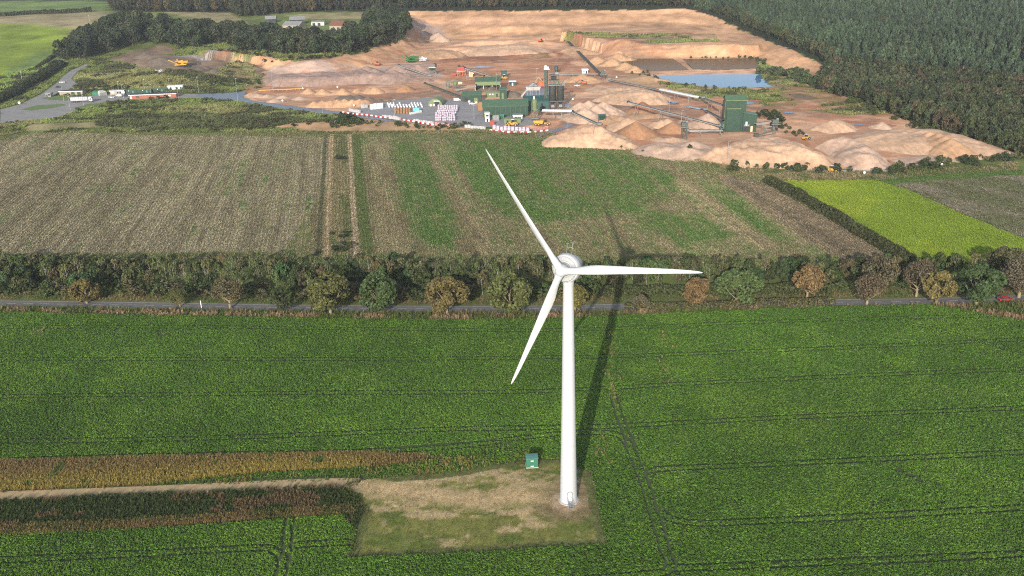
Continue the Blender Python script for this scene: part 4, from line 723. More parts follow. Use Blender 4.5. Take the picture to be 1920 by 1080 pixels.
def hedge(name, label, px, wd, ht, c, dens=9, leaf=.75, group=None, ground=False):
    ctr = catmull([tuple(P(*q)[:2]) if ground else tuple(G(*q)[:2]) for q in px], 12); L = np.linalg.norm(np.diff(ctr, axis=0), axis=1).sum(); n = int(L * wd * dens); g = np.random.default_rng(len(label))
    i = g.integers(0, len(ctr) - 1, n); f = g.random(n)[:, None]; c0 = ctr[i] * (1 - f) + ctr[i + 1] * f; a = g.random(n) * math.pi; hh = ht * (.75 + .5 * vn(c0[:, 0], c0[:, 1], 4.5, 3)) ; ww = wd / 2 * (.75 + .5 * vn(c0[:, 0], c0[:, 1], 5, 6)); r = g.uniform(.75, 1.03, n)
    t = ctr[i + 1] - ctr[i]; t /= np.linalg.norm(t, axis=1)[:, None]; nn = np.stack([-t[:, 1], t[:, 0]], 1); xy = c0 + nn * (np.cos(a) * ww * r)[:, None]; z = np.sin(a) ** .7 * hh * r + hz(xy[:, 0], xy[:, 1]) * (1 if ground else 0)
    V, F, lv = leafcloud(np.stack([xy[:, 0], xy[:, 1], z], 1), np.stack([nn[:, 0] * np.cos(a), nn[:, 1] * np.cos(a), np.sin(a)], 1), leaf, 5)
    o = link(name, quad_mesh(name, V, F, [LEAF], {'lv': ('FLOAT', lv)})); o.color = (*c, 1); return tag(o, label, 'hedge', group)
hedge('field_hedge', 'dark bushy hedge running diagonally along the left edge of the yellow-green field', [(1440, 343), (1500, 374), (1580, 420), (1650, 462), (1705, 494)], 5.6, 3.6, (.055, .062, .022), 16, .75)
hedge('roadside_hedge', 'long clipped dull green hedge behind the road right of the turbine', [(1130, 553), (1300, 551), (1450, 549), (1560, 547)], 5, 3.2, (.06, .072, .025), 14, .7)
hedge('verge_hedge', 'low olive hedge on the near verge under the bright green tree', [(1170, 582), (1300, 577), (1440, 572), (1565, 569)], 3.2, 1.9, (.095, .09, .035), 16, .6)
hedge('lane_hedge', 'thick dark hedge along the left lane below the grass field', [(-60, 212), (0, 190), (40, 168), (80, 145), (112, 122)], 12, 4.5, (.035, .045, .017), 6, 1.5, None, True)
hedge('far_field_hedge', 'thin dark hedge between the two far fields at top left', [(-80, 33), (0, 31), (60, 27), (120, 25), (172, 22)], 6, 4.5, (.04, .05, .02), 5, 1.8, None, True)
hedge('field_fence_hedge', 'narrow hedge line climbing between the far green field and the oaks', [(70, 128), (95, 110), (118, 88), (140, 60)], 4, 2.0, (.05, .06, .022), 6, 1.2, None, True)
for i, (px, py, wd, ht) in enumerate([(640, 472, 38, 17), (645, 444, 26, 9), (638, 300, 24, 8), (622, 440, 12, 5)]):
    p = G(px, py); m_ = mpp(p); tree('strip_bush', 'bush', (p[0], p[1], 0), wd * m_, ht * m_ * 1.2, (.04, .055, .018), ['dark bush at the near end of the grassy strip across the field', 'low bush on the grassy strip just behind the big dark bush', 'dark low bush on the far half of the grassy strip', 'smallest bush beside the grassy strip'][i], 'bush')

# ------------------------------------------------------------------ oaks on the left rise, woods behind and to the right
oakA = PW([(112, 118), (165, 114), (215, 100), (262, 84), (330, 92), (432, 88), (434, 74), (330, 64), (215, 58), (150, 92)]); oakB = PW([(432, 96), (480, 100), (560, 108), (622, 106), (680, 100), (756, 78), (756, 44), (700, 42), (668, 78), (620, 90), (550, 90), (480, 78), (434, 72)])
nO = 0
for poly in (oakA, oakB):
    for x, y in jgrid(poly, 13.6, .3):
        nO += 1; s = random.uniform(17, 22); tree('oak_tree', 'oak', (x, y, float(hz(x, y)) - .3), s * 1.0, s * 1.0, jit(random.choice([(.034, .048, .02), (.044, .060, .025), (.05, .062, .03), (.03, .044, .02)]), .2), 'dark broad-crowned oak in the %s clump on the left rise' % ('left hand' if poly is oakA else 'right hand'), 'tree', 'oaks of the %s clump' % ('left' if poly is oakA else 'right'))
def forest(poly, sp, kind, thing_name, label, group, colors, hr, wr, nmax=300, stuff='distant_wood', protos=None, extra=None):
    pts = jgrid(poly, sp); zs = hz(pts[:, 0], pts[:, 1]); keep = np.array([inframe(a, b, c + 8, 50, 45) for (a, b), c in zip(pts, zs)]); pts, zs = pts[keep], zs[keep]
    if extra is not None: k = extra(pts); pts, zs = pts[k], zs[k]
    o = np.argsort(np.hypot(pts[:, 0], pts[:, 1])); pts, zs = pts[o], zs[o]; n = len(pts); H = rng.uniform(*hr, n); Wd = rng.uniform(*wr, n); ci = rng.integers(0, len(colors), n); pa = fbm(pts[:, 0], pts[:, 1], 55, 4)
    C = np.array(colors)[ci] * rng.uniform(.72, 1.3, (n, 1)) * (.75 + .5 * pa[:, None])
    for i in range(min(nmax, n)): tree(thing_name, kind, (pts[i, 0], pts[i, 1], zs[i] - .3), Wd[i], H[i], tuple(C[i]), label, 'tree', group)
    if n > nmax: s = slice(nmax, None); scatter(stuff, np.stack([pts[s, 0], pts[s, 1], zs[s] - .3], 1), np.stack([Wd[s], Wd[s], H[s]], 1), rng.random(n - nmax) * 6.28, C[s], protos)
    return n
broad_poly = PW([(1548, 138), (1540, 172), (1600, 190), (1660, 212), (1730, 240), (1800, 262), (1905, 298), (1980, 312), (2060, 312), (2060, 168), (1920, 166), (1800, 152), (1700, 142), (1620, 132)])
pine_poly = PW([(1300, 12), (1352, 30), (1440, 68), (1550, 122), (1620, 130), (1700, 140), (1800, 150), (1920, 164), (2080, 168), (2080, -14), (1300, -14)])
back_poly = PW([(206, 2), (212, 20), (300, 22), (430, 24), (452, 34), (540, 26), (640, 20), (752, 17), (900, 15), (1060, 13), (1200, 11), (1300, 13), (1300, -14), (206, -14)])
nA = forest(broad_poly, 6.3, 'broad', 'woodland_tree', 'mixed green and brown woodland tree beside the quarry on the right', 'trees at the wood edge right of the quarry', [(.055, .07, .028), (.065, .078, .03), (.085, .068, .035), (.07, .078, .032), (.048, .065, .028), (.042, .055, .026)], (9, 13), (7, 10.5), 298, 'mixed_wood', FBROAD)
rimd = lambda q: dline(q[:, 0], q[:, 1], [r_[:2] for r_ in rim[16:22]])
nB = forest(pine_poly, 5.6, 'pine', 'pine_tree', 'dark grey-green pine in the plantation right of the quarry', 'pines of the plantation', [(.044, .071, .036), (.05, .078, .04), (.04, .064, .034), (.056, .08, .04)], (9.5, 16), (5.8, 8.4), 296, 'pine_wood', FPINE, lambda q: (rimd(q) > 16) & ~((fbm(q[:, 0], q[:, 1], 40, 7) > .69)))
nC = forest(pine_poly, 7, 'broad', 'rim_tree', 'leafy tree along the quarry rim in front of the pines', 'leafy trees on the right quarry rim', [(.04, .055, .022), (.055, .066, .026), (.07, .07, .028)], (9, 13), (6.5, 9), 200, 'rim_wood', FBROAD, lambda q: (rimd(q) < 17) & (rimd(q) > 4) | (fbm(q[:, 0], q[:, 1], 40, 7) > .70) & (rimd(q) > 5))
nD = forest(back_poly, 7.5, 'broad', 'back_wood_tree', 'dark tree in the wood along the top behind the quarry', 'trees of the back wood', [(.035, .042, .018), (.045, .05, .02), (.07, .055, .022), (.03, .038, .018)], (12, 17), (7, 10), 290, 'back_wood', FBROAD)
print('counts', nb, nO, nA, nB, nC, nD)

# ------------------------------------------------------------------ quarry: ponds, yard, stockpiles
def water(name, key, z, m): return tag(mesh_obj(name, [(x, y, z) for x, y in ponds[key]], [tuple(range(len(ponds[key])))[::-1]], m), kind='structure')
for k, nm, m in (('blue', 'pond', WBLUE), ('west', 'settling_pond', WDARK), ('east', 'settling_pond', WDARK), ('small', 'pool', WDARK)):
    o = water(nm, k, .12, m)
    if o.data.polygons[0].normal.z < 0: o.data.flip_normals()
def drape(name, px, step, zoff, m, ground=True):
    poly = PW(px); p = np.array(poly); x = np.arange(p[:, 0].min() - step, p[:, 0].max() + step, step); y = np.arange(p[:, 1].min() - step, p[:, 1].max() + step, step); X, Y = np.meshgrid(x, y)
    c = inpoly(X[:-1, :-1] + step / 2, Y[:-1, :-1] + step / 2, poly); ii = np.arange(X.size).reshape(X.shape); F = np.stack([ii[:-1, :-1], ii[:-1, 1:], ii[1:, 1:], ii[1:, :-1]], -1)[c]; u, inv = np.unique(F.ravel(), return_inverse=True)
    V = np.stack([X.ravel(), Y.ravel(), hz(X.ravel(), Y.ravel()) + zoff], 1)[u]; me = quad_mesh(name, V, inv.reshape(-1, 4), [m]); me.polygons.foreach_set('use_smooth', [True] * len(me.polygons)); return tag(link(name, me), kind='structure')
drape('yard', ROADPX['yard'], 1.1, .16, M['gravel'])
drape('yard', [(985, 160), (1030, 163), (1032, 184), (985, 180)], 1.2, .14, M['tarmac_wet'])
drape('site_road', ROADPX['site'], 1.0, .16, M['tarmac_wet'])
drape('access_lane', ROADPX['access'], 1.1, .16, mk('worn_tarmac', (.20, .188, .175), (.25, .235, .22), .15, .9))
drape('haul_track', [(1058, 196), (1066, 194), (1078, 212), (1090, 224), (1076, 236), (1040, 250), (1012, 258), (1004, 254), (1060, 236), (1074, 224)], 1.0, .16, mk('wet_haul_track', (.10, .13, .20), (.2, .15, .12), .2, .35))
drape('lane', [(300, 106), (352, 104), (400, 94), (430, 86), (436, 88), (404, 98), (360, 108)], 1.2, .16, M['gravel'])
drape('grass_island', [(40, 206), (70, 198), (118, 196), (125, 198), (100, 203), (60, 208)], 1.0, .22, mk('mown_grass', (.09, .15, .035), (.12, .17, .045), .4, .95)); drape('grass_island', [(78, 184), (110, 181), (136, 185), (134, 189), (95, 188)], 1.0, .22, bpy.data.materials['mown_grass']); drape('grass_island', [(140, 203), (170, 195), (215, 192), (240, 195), (180, 202)], 1.0, .22, bpy.data.materials['mown_grass'])
for i, pts in enumerate([[(872, 128), (900, 125), (932, 126), (900, 129)], [(1246, 192), (1262, 191), (1276, 196), (1264, 196)], [(1285, 199), (1322, 206), (1312, 207), (1290, 203)], [(1390, 193), (1405, 191.5), (1418, 194), (1402, 197)], [(1212, 249), (1230, 246), (1236, 254), (1220, 256)], [(1602, 234), (1622, 235), (1618, 237), (1602, 236)], [(1470, 211), (1490, 212), (1486, 214), (1470, 213)]]):
    drape('puddle', pts, .9, .24, WBLUE)
drape('quarry_rim_road', [(1380, 316), (1480, 320), (1560, 320), (1690, 320), (1690, 324), (1560, 326), (1440, 322)], 1.3, .12, M['conc'])
SAND = {k: mk('sand_' + k, c, c2, .22, .95, 0, .25) for k, c, c2 in [('pale', (.55, .355, .225), (.49, .305, .19)), ('tan', (.48, .29, .165), (.42, .245, .135)), ('pink', (.34, .225, .175), (.29, .19, .148)), ('grey', (.46, .315, .23), (.50, .33, .225)), ('orange', (.38, .20, .105), (.32, .165, .085)), ('red', (.29, .135, .08), (.24, .11, .065)), ('dark', (.17, .13, .10), (.12, .095, .07)), ('brick', (.50, .22, .16), (.42, .18, .13))]}
for m_ in SAND.values():
    n_ = m_.node_tree; b_ = n_.nodes['Principled BSDF']; o_ = b_.inputs['Base Color'].links[0].from_socket; tc_ = n_.nodes.new('ShaderNodeTexCoord')
    for sc_, lo_, hi_, st_ in ((.07, .72, 1.12, (1, 1, 1)), (.5, .8, 1.15, (1, .3, 1.6))):
        mp_ = n_.nodes.new('ShaderNodeMapping'); mp_.inputs['Scale'].default_value = st_; n_.links.new(tc_.outputs['Object'], mp_.inputs[0]); t_ = n_.nodes.new('ShaderNodeTexNoise'); t_.inputs['Scale'].default_value = sc_; t_.inputs['Detail'].default_value = 6; t_.inputs['Roughness'].default_value = .7; n_.links.new(mp_.outputs[0], t_.inputs['Vector'])
        r_ = n_.nodes.new('ShaderNodeMapRange'); r_.inputs[1].default_value = .35; r_.inputs[2].default_value = .65; r_.inputs[3].default_value = lo_; r_.inputs[4].default_value = hi_; n_.links.new(t_.outputs[0], r_.inputs[0])
        x_ = n_.nodes.new('ShaderNodeMixRGB'); x_.blend_type = 'MULTIPLY'; x_.inputs[0].default_value = 1; n_.links.new(o_, x_.inputs[1]); n_.links.new(r_.outputs[0], x_.inputs[2]); o_ = x_.outputs[0]
    n_.links.new(o_, b_.inputs['Base Color'])
def pile(label, peaks, m='tan', slope=.62, name='sand_pile', step=.8, cap=99, rough=1.0, lift=0.0, soft=None):
    pk = []
    for q in peaks:
        px, py, h = q[:3]; g0 = 0
        for k in range(4): p = G(px, py, h + g0); g0 = float(hz(p[0], p[1]))
        pk.append((p[0], p[1], h, q[3] if len(q) > 3 else slope))
    a = np.array(pk); a[:, 2] += lift; soft = (1.6 if len(pk) > 5 else 4.0) if soft is None else soft; rr = (a[:, 2] / a[:, 3]).max() + 3; lo, hi = a[:, :2].min(0) - rr, a[:, :2].max(0) + rr
    X, Y = np.meshgrid(np.arange(lo[0], hi[0], step), np.arange(lo[1], hi[1], step)); Z = np.full(X.shape, 0.0); sd = len(label) % 7; wj = 1 + rough * .5 * (fbm(X, Y, 9, sd) - .5) + rough * .18 * (fbm(X, Y, 2.6, sd + 1) - .5)
    for x, y, h, s in pk:
        d = np.hypot(X - x, Y - y) * wj; Z += np.exp(np.clip(soft * (h - s * np.sqrt(d * d + .06)), -60, 60))
    Z = np.log(Z + 1e-12) / soft - .25; Z = np.minimum(Z, cap + rough * .5 * (fbm(X, Y, 6, 2) - .5)) + rough * .22 * (fbm(X, Y, 2.5, 4) - .5) * (Z > .2)
    ok = (Z > -.25); c = ok[:-1, :-1] | ok[1:, :-1] | ok[:-1, 1:] | ok[1:, 1:]; c &= (np.maximum(Z[:-1, :-1], Z[1:, 1:]) > -.1); ii = np.arange(X.size).reshape(X.shape)
    F = np.stack([ii[:-1, :-1], ii[:-1, 1:], ii[1:, 1:], ii[1:, :-1]], -1)[c]; u, inv = np.unique(F.ravel(), return_inverse=True)
    V = np.stack([X.ravel(), Y.ravel(), hz(X.ravel(), Y.ravel()) + np.maximum(Z.ravel(), -.4)], 1)[u]; V0 = np.array([a[0, 0], a[0, 1], 0]); me = quad_mesh(name, V - V0, inv.reshape(-1, 4), [SAND[m]]); me.polygons.foreach_set('use_smooth', [True] * len(me.polygons))
    o = link(name, me); o.location = V0; return tag(o, label, 'gravel heap' if name != 'sand_pile' else 'sand pile')
def mound(label, px, h, slope, m, name='sand_pile', step=1.0, gully=.5):
    """a flat-topped stockpile rising at the angle of repose from its footprint"""
    poly = PW(px); p = np.array(poly); X, Y = np.meshgrid(np.arange(p[:, 0].min() - 2, p[:, 0].max() + 2, step), np.arange(p[:, 1].min() - 2, p[:, 1].max() + 2, step)); sd = len(label) % 7
    jx, jy = X + 7 * (fbm(X, Y, 14, sd) - .5) + gully * 7 * (fbm(X, Y * .35, 5, sd + 4) - .5), Y + 7 * (fbm(X, Y, 14, sd + 2) - .5); ins = inpoly(jx, jy, poly); d = dline(jx, jy, poly + [poly[0]]) * np.where(ins, 1, -1)
    z = slope * d * (1 + gully * .5 * (fbm(X, Y, 6, sd + 1) - .5)); top = h * (.72 + .5 * fbm(X, Y, 16, sd + 3)) + gully * 1.1 * (.5 - np.abs(fbm(X, Y, 7, sd + 5) - .5) * 4) + .35 * (fbm(X, Y, 3, 5) - .5); k = .9
    z = np.where(z > -.5, -np.log(np.exp(-k * z) + np.exp(-k * top)) / k, -.5)
    ok = z > -.3; c = ok[:-1, :-1] | ok[1:, 1:]; ii = np.arange(X.size).reshape(X.shape); F = np.stack([ii[:-1, :-1], ii[:-1, 1:], ii[1:, 1:], ii[1:, :-1]], -1)[c]; u, inv = np.unique(F.ravel(), return_inverse=True)
    V = np.stack([X.ravel(), Y.ravel(), hz(X.ravel(), Y.ravel()) + np.maximum(z.ravel(), -.4)], 1)[u]; V0 = np.array([p[:, 0].mean(), p[:, 1].mean(), 0]); me = quad_mesh(name, V - V0, inv.reshape(-1, 4), [SAND[m]]); me.polygons.foreach_set('use_smooth', [True] * len(me.polygons))
    o = link(name, me); o.location = V0; return tag(o, label, 'gravel heap' if name != 'sand_pile' else 'sand pile')
mound('long flat-topped heap of purplish gravel under the left sand face', [(494, 161), (512, 148), (600, 143), (690, 142), (770, 147), (790, 152), (740, 158), (690, 158), (600, 162), (520, 164)], 5.6, .6, 'pink', 'gravel_heap')
mound('big pale oval stockpile left of the white conveyor cover', [(1106, 190), (1128, 180), (1185, 174), (1240, 178), (1266, 189), (1245, 197), (1190, 198), (1140, 195)], 6.5, .42, 'pale')
mound('great pale stockpile in front of the tall green tower', [(1300, 300), (1330, 284), (1375, 270), (1420, 266), (1475, 268), (1520, 282), (1562, 300), (1574, 319), (1500, 321), (1400, 315), (1345, 308)], 7.2, .6, 'pale', gully=1.0)
mound('second great pale stockpile right of the sandy ramp', [(1520, 276), (1550, 268), (1610, 273), (1652, 290), (1674, 318), (1640, 323), (1590, 321), (1572, 308), (1545, 290)], 7.0, .6, 'grey', gully=.9)
mound('wide flat sand bank along the wood at the far right', [(1590, 262), (1620, 250), (1700, 244), (1780, 250), (1850, 268), (1926, 293), (1880, 302), (1780, 298), (1700, 290), (1640, 280)], 4.6, .32, 'pale')
mound('flat orange-pink sand in the right corner of the quarry', [(1672, 300), (1720, 290), (1800, 294), (1870, 298), (1800, 306), (1720, 314), (1690, 316)], 1.6, .2, 'grey')
mound('pale smooth sand mound covering the quarry floor before the back wall', [(850, 100), (880, 90), (930, 85), (985, 86), (1030, 94), (1010, 102), (940, 105), (880, 106)], 5.5, .3, 'pale')
mound('tan sand bank left of the pale mound below the back wall', [(770, 104), (800, 94), (850, 94), (880, 102), (860, 110), (800, 112)], 4.5, .35, 'tan')
mound('rounded sand mound with a steep right shoulder beyond the wet patch', [(1515, 244), (1535, 233), (1575, 230), (1602, 236), (1604, 248), (1560, 252)], 5.2, .5, 'pale')
mound('long sand terrace below the right sand face of the back wall', [(1060, 84), (1125, 88), (1130, 100), (1090, 104), (1050, 98)], 4, .4, 'tan')
mound('low pale sand sheet behind the silos', [(1090, 170), (1110, 160), (1180, 160), (1230, 166), (1190, 174), (1120, 178)], 1.8, .2, 'pale')
mound('low sand sheet between the two dark red floors', [(1140, 222), (1180, 214), (1240, 212), (1260, 220), (1200, 226)], 1.6, .25, 'tan')
pass
pile('conical purplish gravel heap beneath the small orange excavator', [(688, 122, 7), (676, 128, 6), (702, 128, 5)], 'pink', .5, 'gravel_heap')
pile('wide purplish gravel heap in front of the green screening machine', [(745, 120, 6), (765, 119, 6), (785, 120, 6), (800, 124, 4)], 'pink', .45, 'gravel_heap')
pile('low purplish gravel heap under the high end of the first conveyor', [(738, 130, 5.5), (725, 134, 4), (760, 136, 4)], 'pink', .5, 'gravel_heap')
pile('low gravel bank left of the front conveyor', [(720, 143, 2.5), (760, 146, 2.2), (800, 146, 2.2), (850, 147, 2)], 'pink', .3, 'gravel_heap')
pile('first small tan sand cone right of the yellow barrier rail', [(578, 164, 4.2)], 'tan'); pile('second small tan sand cone behind the left sand bays', [(604, 165, 4)], 'tan'); pile('third small tan sand cone beside the dark strip', [(642, 164, 4.2)], 'tan')
pile('broad tan sand pile with a sharp right end behind the dark soil strip', [(702, 161, 4.8), (690, 163, 4), (670, 165, 3.2), (655, 167, 2)], 'tan'); pile('lone pointed sand cone on the pinkish flat left of the front conveyor', [(757, 157, 5)], 'orange')
pile('row of merged tan sand heaps along the site road', [(588, 188, 4), (604, 187, 4.2), (618, 187, 4.4), (632, 185, 4.8), (646, 184, 4.8), (660, 185, 4.8), (674, 184, 4.8), (686, 186, 4)], 'tan', .6)
pile('low pinkish sand spread left of the row of heaps', [(480, 174, 2.4), (500, 176, 2.2), (530, 178, 2), (560, 180, 2), (515, 184, 2.2)], 'grey', .3); pile('small mounds of sand at the left tip of the storage ground', [(470, 172, 2.8), (478, 171, 2.2)], 'tan', .5)
pile('dark brown soil ridge winding between the tan sand heaps', [(640, 178, 2.6), (655, 177, 2.8), (672, 176, 2.8), (690, 180, 2.4), (710, 184, 2.2), (730, 186, 1.6)], 'dark', .55, 'soil_heap')
pass
pass
pile('spur of grey sand with a dark right side at the foot of the back wall', [(826, 50, 7, .7), (822, 56, 6.5, .6), (816, 62, 5.5, .5), (835, 62, 3)], 'grey', .5, step=1.4)
pass
pile('cluster of merged grey-tan sand peaks right of the silos', [(1088, 190, 9), (1104, 187, 9.5), (1096, 200, 8), (1118, 196, 8), (1132, 189, 8.5), (1142, 200, 5), (1086, 204, 6), (1108, 208, 6)], 'grey', .62)
pile('tan skirt of sand at the foot of the grey-tan peaks', [(1110, 214, 4), (1130, 216, 4), (1150, 214, 3.5), (1165, 218, 2.5)], 'tan', .4)
pile('long pale stockpile at the yard corner beside the field edge', [(1040, 258, 4), (1060, 246, 6), (1080, 240, 7.5), (1095, 236, 8.5), (1112, 234, 8.8), (1126, 236, 8.6), (1140, 248, 6.5), (1160, 256, 5), (1100, 250, 6), (1180, 266, 3)], 'pale', .5, step=.9)
pile('symmetrical orange-brown sand cone with a sharp point in front', [(1193, 226, 8)], 'orange', .56, rough=.15); pile('pale grey cone behind the sharp orange-brown cone', [(1178, 220, 6.5), (1188, 222, 6)], 'pale', .5)
pile('small orange sand cone under the long stockpile conveyor', [(1262, 227, 5.5)], 'orange', .56, rough=.2); pile('pale sand ridge behind the small orange cone', [(1252, 221, 4.5), (1240, 224, 4), (1228, 227, 3)], 'pale', .5)
pile('dark red sand cone touching the big oval stockpile', [(1205, 189, 6)], 'red', .6, rough=.2); pile('flat orange sand fan beside the dark red cone', [(1190, 202, 2.2), (1205, 205, 2)], 'orange', .25)
pile('grey sand cone left of the tall green tower', [(1328, 211, 7.5)], 'grey', .55, rough=.2); pile('low ring of pale sand around the foot of the transfer conveyor', [(1235, 256, 1.5), (1250, 258, 1.6), (1262, 256, 2.4), (1275, 258, 1.4)], 'pale', .25); pile('low sand heap between the conveyors', [(1290, 236, 2.5), (1310, 238, 2.2)], 'pale', .35)
pile('tan sand cone behind the long conveyor head', [(1092, 138, 5), (1075, 142, 4), (1105, 142, 4)], 'tan', .35, step=1.0); pile('orange sand spread behind the silos', [(1080, 154, 2), (1100, 158, 2)], 'orange', .2, step=1.1)
pass
pile('pale sand slope between the field edge and the great stockpile', [(1220, 272, 3.5), (1250, 274, 4), (1285, 274, 4.5), (1300, 264, 4), (1240, 266, 3.5), (1270, 284, 2.5)], 'grey', .3, step=1.0); pile('cream sand ridge with an orange hollow behind it', [(1350, 284, 3), (1335, 286, 3), (1365, 286, 2.4), (1385, 276, 3)], 'tan', .4)
pass
pass
pass
pile('curved sand bank with a scalloped edge on the wide flat at the right', [(1775, 252, 8.5, .6), (1785, 258, 8.5, .6), (1762, 248, 8, .6), (1745, 245, 7.4, .6)], 'tan', .6, step=1.0)
pass
pile('small cone of grey sand on the wet patch by the wood', [(1655, 227, 3.5)], 'grey', .5, step=.9); pile('brick red heap with a flat top beside the back wood', [(706, 17, 8), (716, 16, 8.5), (726, 18, 7.5)], 'brick', .55, 'gravel_heap', 1.2, 7.6)
pile('dark brown soil heap behind the yellow screening machine', [(300, 100, 4), (330, 98, 4), (270, 100, 3.5), (355, 106, 3)], 'dark', .3, 'soil_heap', 1.2); pile('dark brown soil heap in front of the yellow screening machine', [(385, 124, 3.5), (372, 126, 3.5), (400, 128, 3)], 'dark', .4, 'soil_heap', 1.0); pile('dark heap in front of the open green shed', [(908, 160, 3.6), (922, 160, 3.6)], 'dark', .5, 'soil_heap', .7); pile('brown heap of sand right of the open green shed', [(955, 168, 4), (965, 170, 3.6)], 'dark', .5, 'soil_heap', .8)
for i, q in enumerate([(1160, 98, 7), (1148, 108, 6), (1172, 115, 5), (1190, 122, 5), (1120, 84, 6)]): pile(['craggy sand spur left of the upper dark pond', 'broken sandy rock at the foot of the spur', 'sandy rock mound by the pond corner', 'small sandy rock mound nearest the pond corner', 'sandy rock shoulder under the terrace edge'][i], [q], 'tan', .5, step=1.2, rough=1.6)

# ------------------------------------------------------------------ quarry: buildings
def at(px, py): p = P(px, py); return (p[0], p[1], p[2]), mpp(p)
def shed(name, label, cat, px, py, wpx, d, h, rh, wall, roof, rz=0.0, doors=(), windows=(), fascia=None, ridge='x', base=True, open_front=False):
    (x, y, z), m = at(px, py); wd = wpx * m; t = thing(name, label, cat, (x, y, z), rz); b = MB()
    if open_front:
        b.box((-wd / 2 + .15, d / 2, h / 2 - .3), (.3, d, h + .6)); b.box((wd / 2 - .15, d / 2, h / 2 - .3), (.3, d, h + .6)); b.box((0, d - .15, h / 2 - .3), (wd - .6, .3, h + .6))
    elif ridge == 'x': b.prism([(0, -.6), (0, h), (d / 2, h + rh), (d, h), (d, -.6)], -wd / 2, wd / 2, 'x')
    else: b.prism([(-wd / 2, -.6), (-wd / 2, h), (0, h + rh), (wd / 2, h), (wd / 2, -.6)], 0, d, 'y')
    part('wall', b, wall, t); r = MB(); o = .35
    if ridge == 'x': r.prism([(-o, h - o * rh / d * 2 + .05), (d / 2, h + rh + .05), (d + o, h - o * rh / d * 2 + .05), (d + o, h + .2), (d / 2, h + rh + .25), (-o, h + .2)], -wd / 2 - o, wd / 2 + o, 'x')
    else: r.prism([(-wd / 2 - o, h), (0, h + rh + .05), (wd / 2 + o, h), (wd / 2 + o, h + .2), (0, h + rh + .25), (-wd / 2 - o, h + .2)], -o, d + o, 'y')
    rf = part('roof', r, roof, t)
    if rh < .1 or fascia: part('fascia', MB().box((0, -o - .04, h + .02), (wd + 2 * o + .1, .08, .5)), fascia or 'white_paint', rf)
    else:
        g = MB()
        if ridge == 'x': g.box((0, d / 2, h + rh + .27), (wd + .6, .5, .14))
        else: g.box((0, d / 2, h + rh + .27), (.4, d + .5, .14))
        part('ridge_cap', g, roof, rf)
    for (cx, wx_, hx, mm) in doors: part('door', MB().box((cx * wd, -.05, hx / 2), (wx_, .12, hx)), mm, t)
    for (cx, cz, wx_, hx, mm) in windows: part('window', MB().box((cx * wd, -.05, cz), (wx_, .1, hx)), mm, t)
    return t, wd, (x, y, z)
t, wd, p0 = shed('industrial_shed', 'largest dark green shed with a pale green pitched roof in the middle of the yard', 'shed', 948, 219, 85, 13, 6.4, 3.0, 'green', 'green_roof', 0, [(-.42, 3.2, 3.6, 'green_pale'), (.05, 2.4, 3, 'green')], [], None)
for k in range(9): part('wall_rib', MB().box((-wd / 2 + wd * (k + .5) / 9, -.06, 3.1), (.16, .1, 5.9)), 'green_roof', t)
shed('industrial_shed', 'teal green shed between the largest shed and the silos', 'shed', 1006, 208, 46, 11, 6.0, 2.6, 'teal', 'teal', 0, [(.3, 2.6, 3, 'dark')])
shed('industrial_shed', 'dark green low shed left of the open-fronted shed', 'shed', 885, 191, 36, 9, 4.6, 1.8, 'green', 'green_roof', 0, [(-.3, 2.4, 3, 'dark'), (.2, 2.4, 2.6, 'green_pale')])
t, wd, p0 = shed('open_shed', 'open-fronted shed with a bright green fascia over a dark heap', 'shed', 915, 171, 47, 14, 6.5, 2.2, 'plaster', 'green_roof', 0, open_front=True)
part('fascia_panel', MB().box((0, -.1, 5.3), (wd, .25, 2.6)), 'green_pale', t)
for s in (-.49, -.17, .17, .49): part('post', MB().box((s * wd, .05, 2), (.3, .3, 4.2)), 'white_paint', t)
shed('portable_cabin', 'white trimmed green cabin behind the open shed', 'cabin', 961, 161, 12, 4, 3.2, 0, 'teal', 'white_paint', 0, [(0, 1, 2.1, 'white_paint')], [(-.25, 1.9, 1, .8, 'glass')])
shed('green_kiosk', 'dark green square hut above the loaders at the back of the yard', 'hut', 945, 146, 11, 5, 4.5, .3, 'teal', 'teal', 0, [(.2, 1, 2.2, 'dark')]); shed('cream_hut', 'cream cabin right of the red screening tower', 'cabin', 884, 144, 9, 4, 4, .3, 'cream', 'slate', 0, [(.4, 1, 2, 'dark')]); shed('white_hut', 'small white hut beside the long dark conveyor', 'hut', 1097, 138, 11, 4, 3.2, 0, 'white_paint', 'white_paint', 0, [(.25, 1, 2, 'dark')], [(-.2, 1.8, .9, .8, 'glass')])
shed('white_building', 'white flat-roofed office in front of the largest shed', 'cabin', 971, 226, 17, 5, 3.0, 0, 'white_paint', 'slate', 0, [(.3, 1, 2.1, 'dark')], [(-.2, 1.7, 1.6, .9, 'glass'), (.1, 1.7, 1, .9, 'glass')]); shed('green_box_cabin', 'small bright green box cabin at the foot of the largest shed', 'cabin', 941, 224, 8, 2.4, 2.5, .1, 'green_box', 'green_box_roof', 0, [(0, .9, 2, 'green')]); shed('white_tower_cabin', 'tall white stacked cabin left of the largest shed', 'cabin', 914, 229, 8, 3, 5, .1, 'white_paint', 'white_paint', 0, [(0, 1, 2, 'glass')], [(0, 3.8, 1.6, .9, 'glass')])
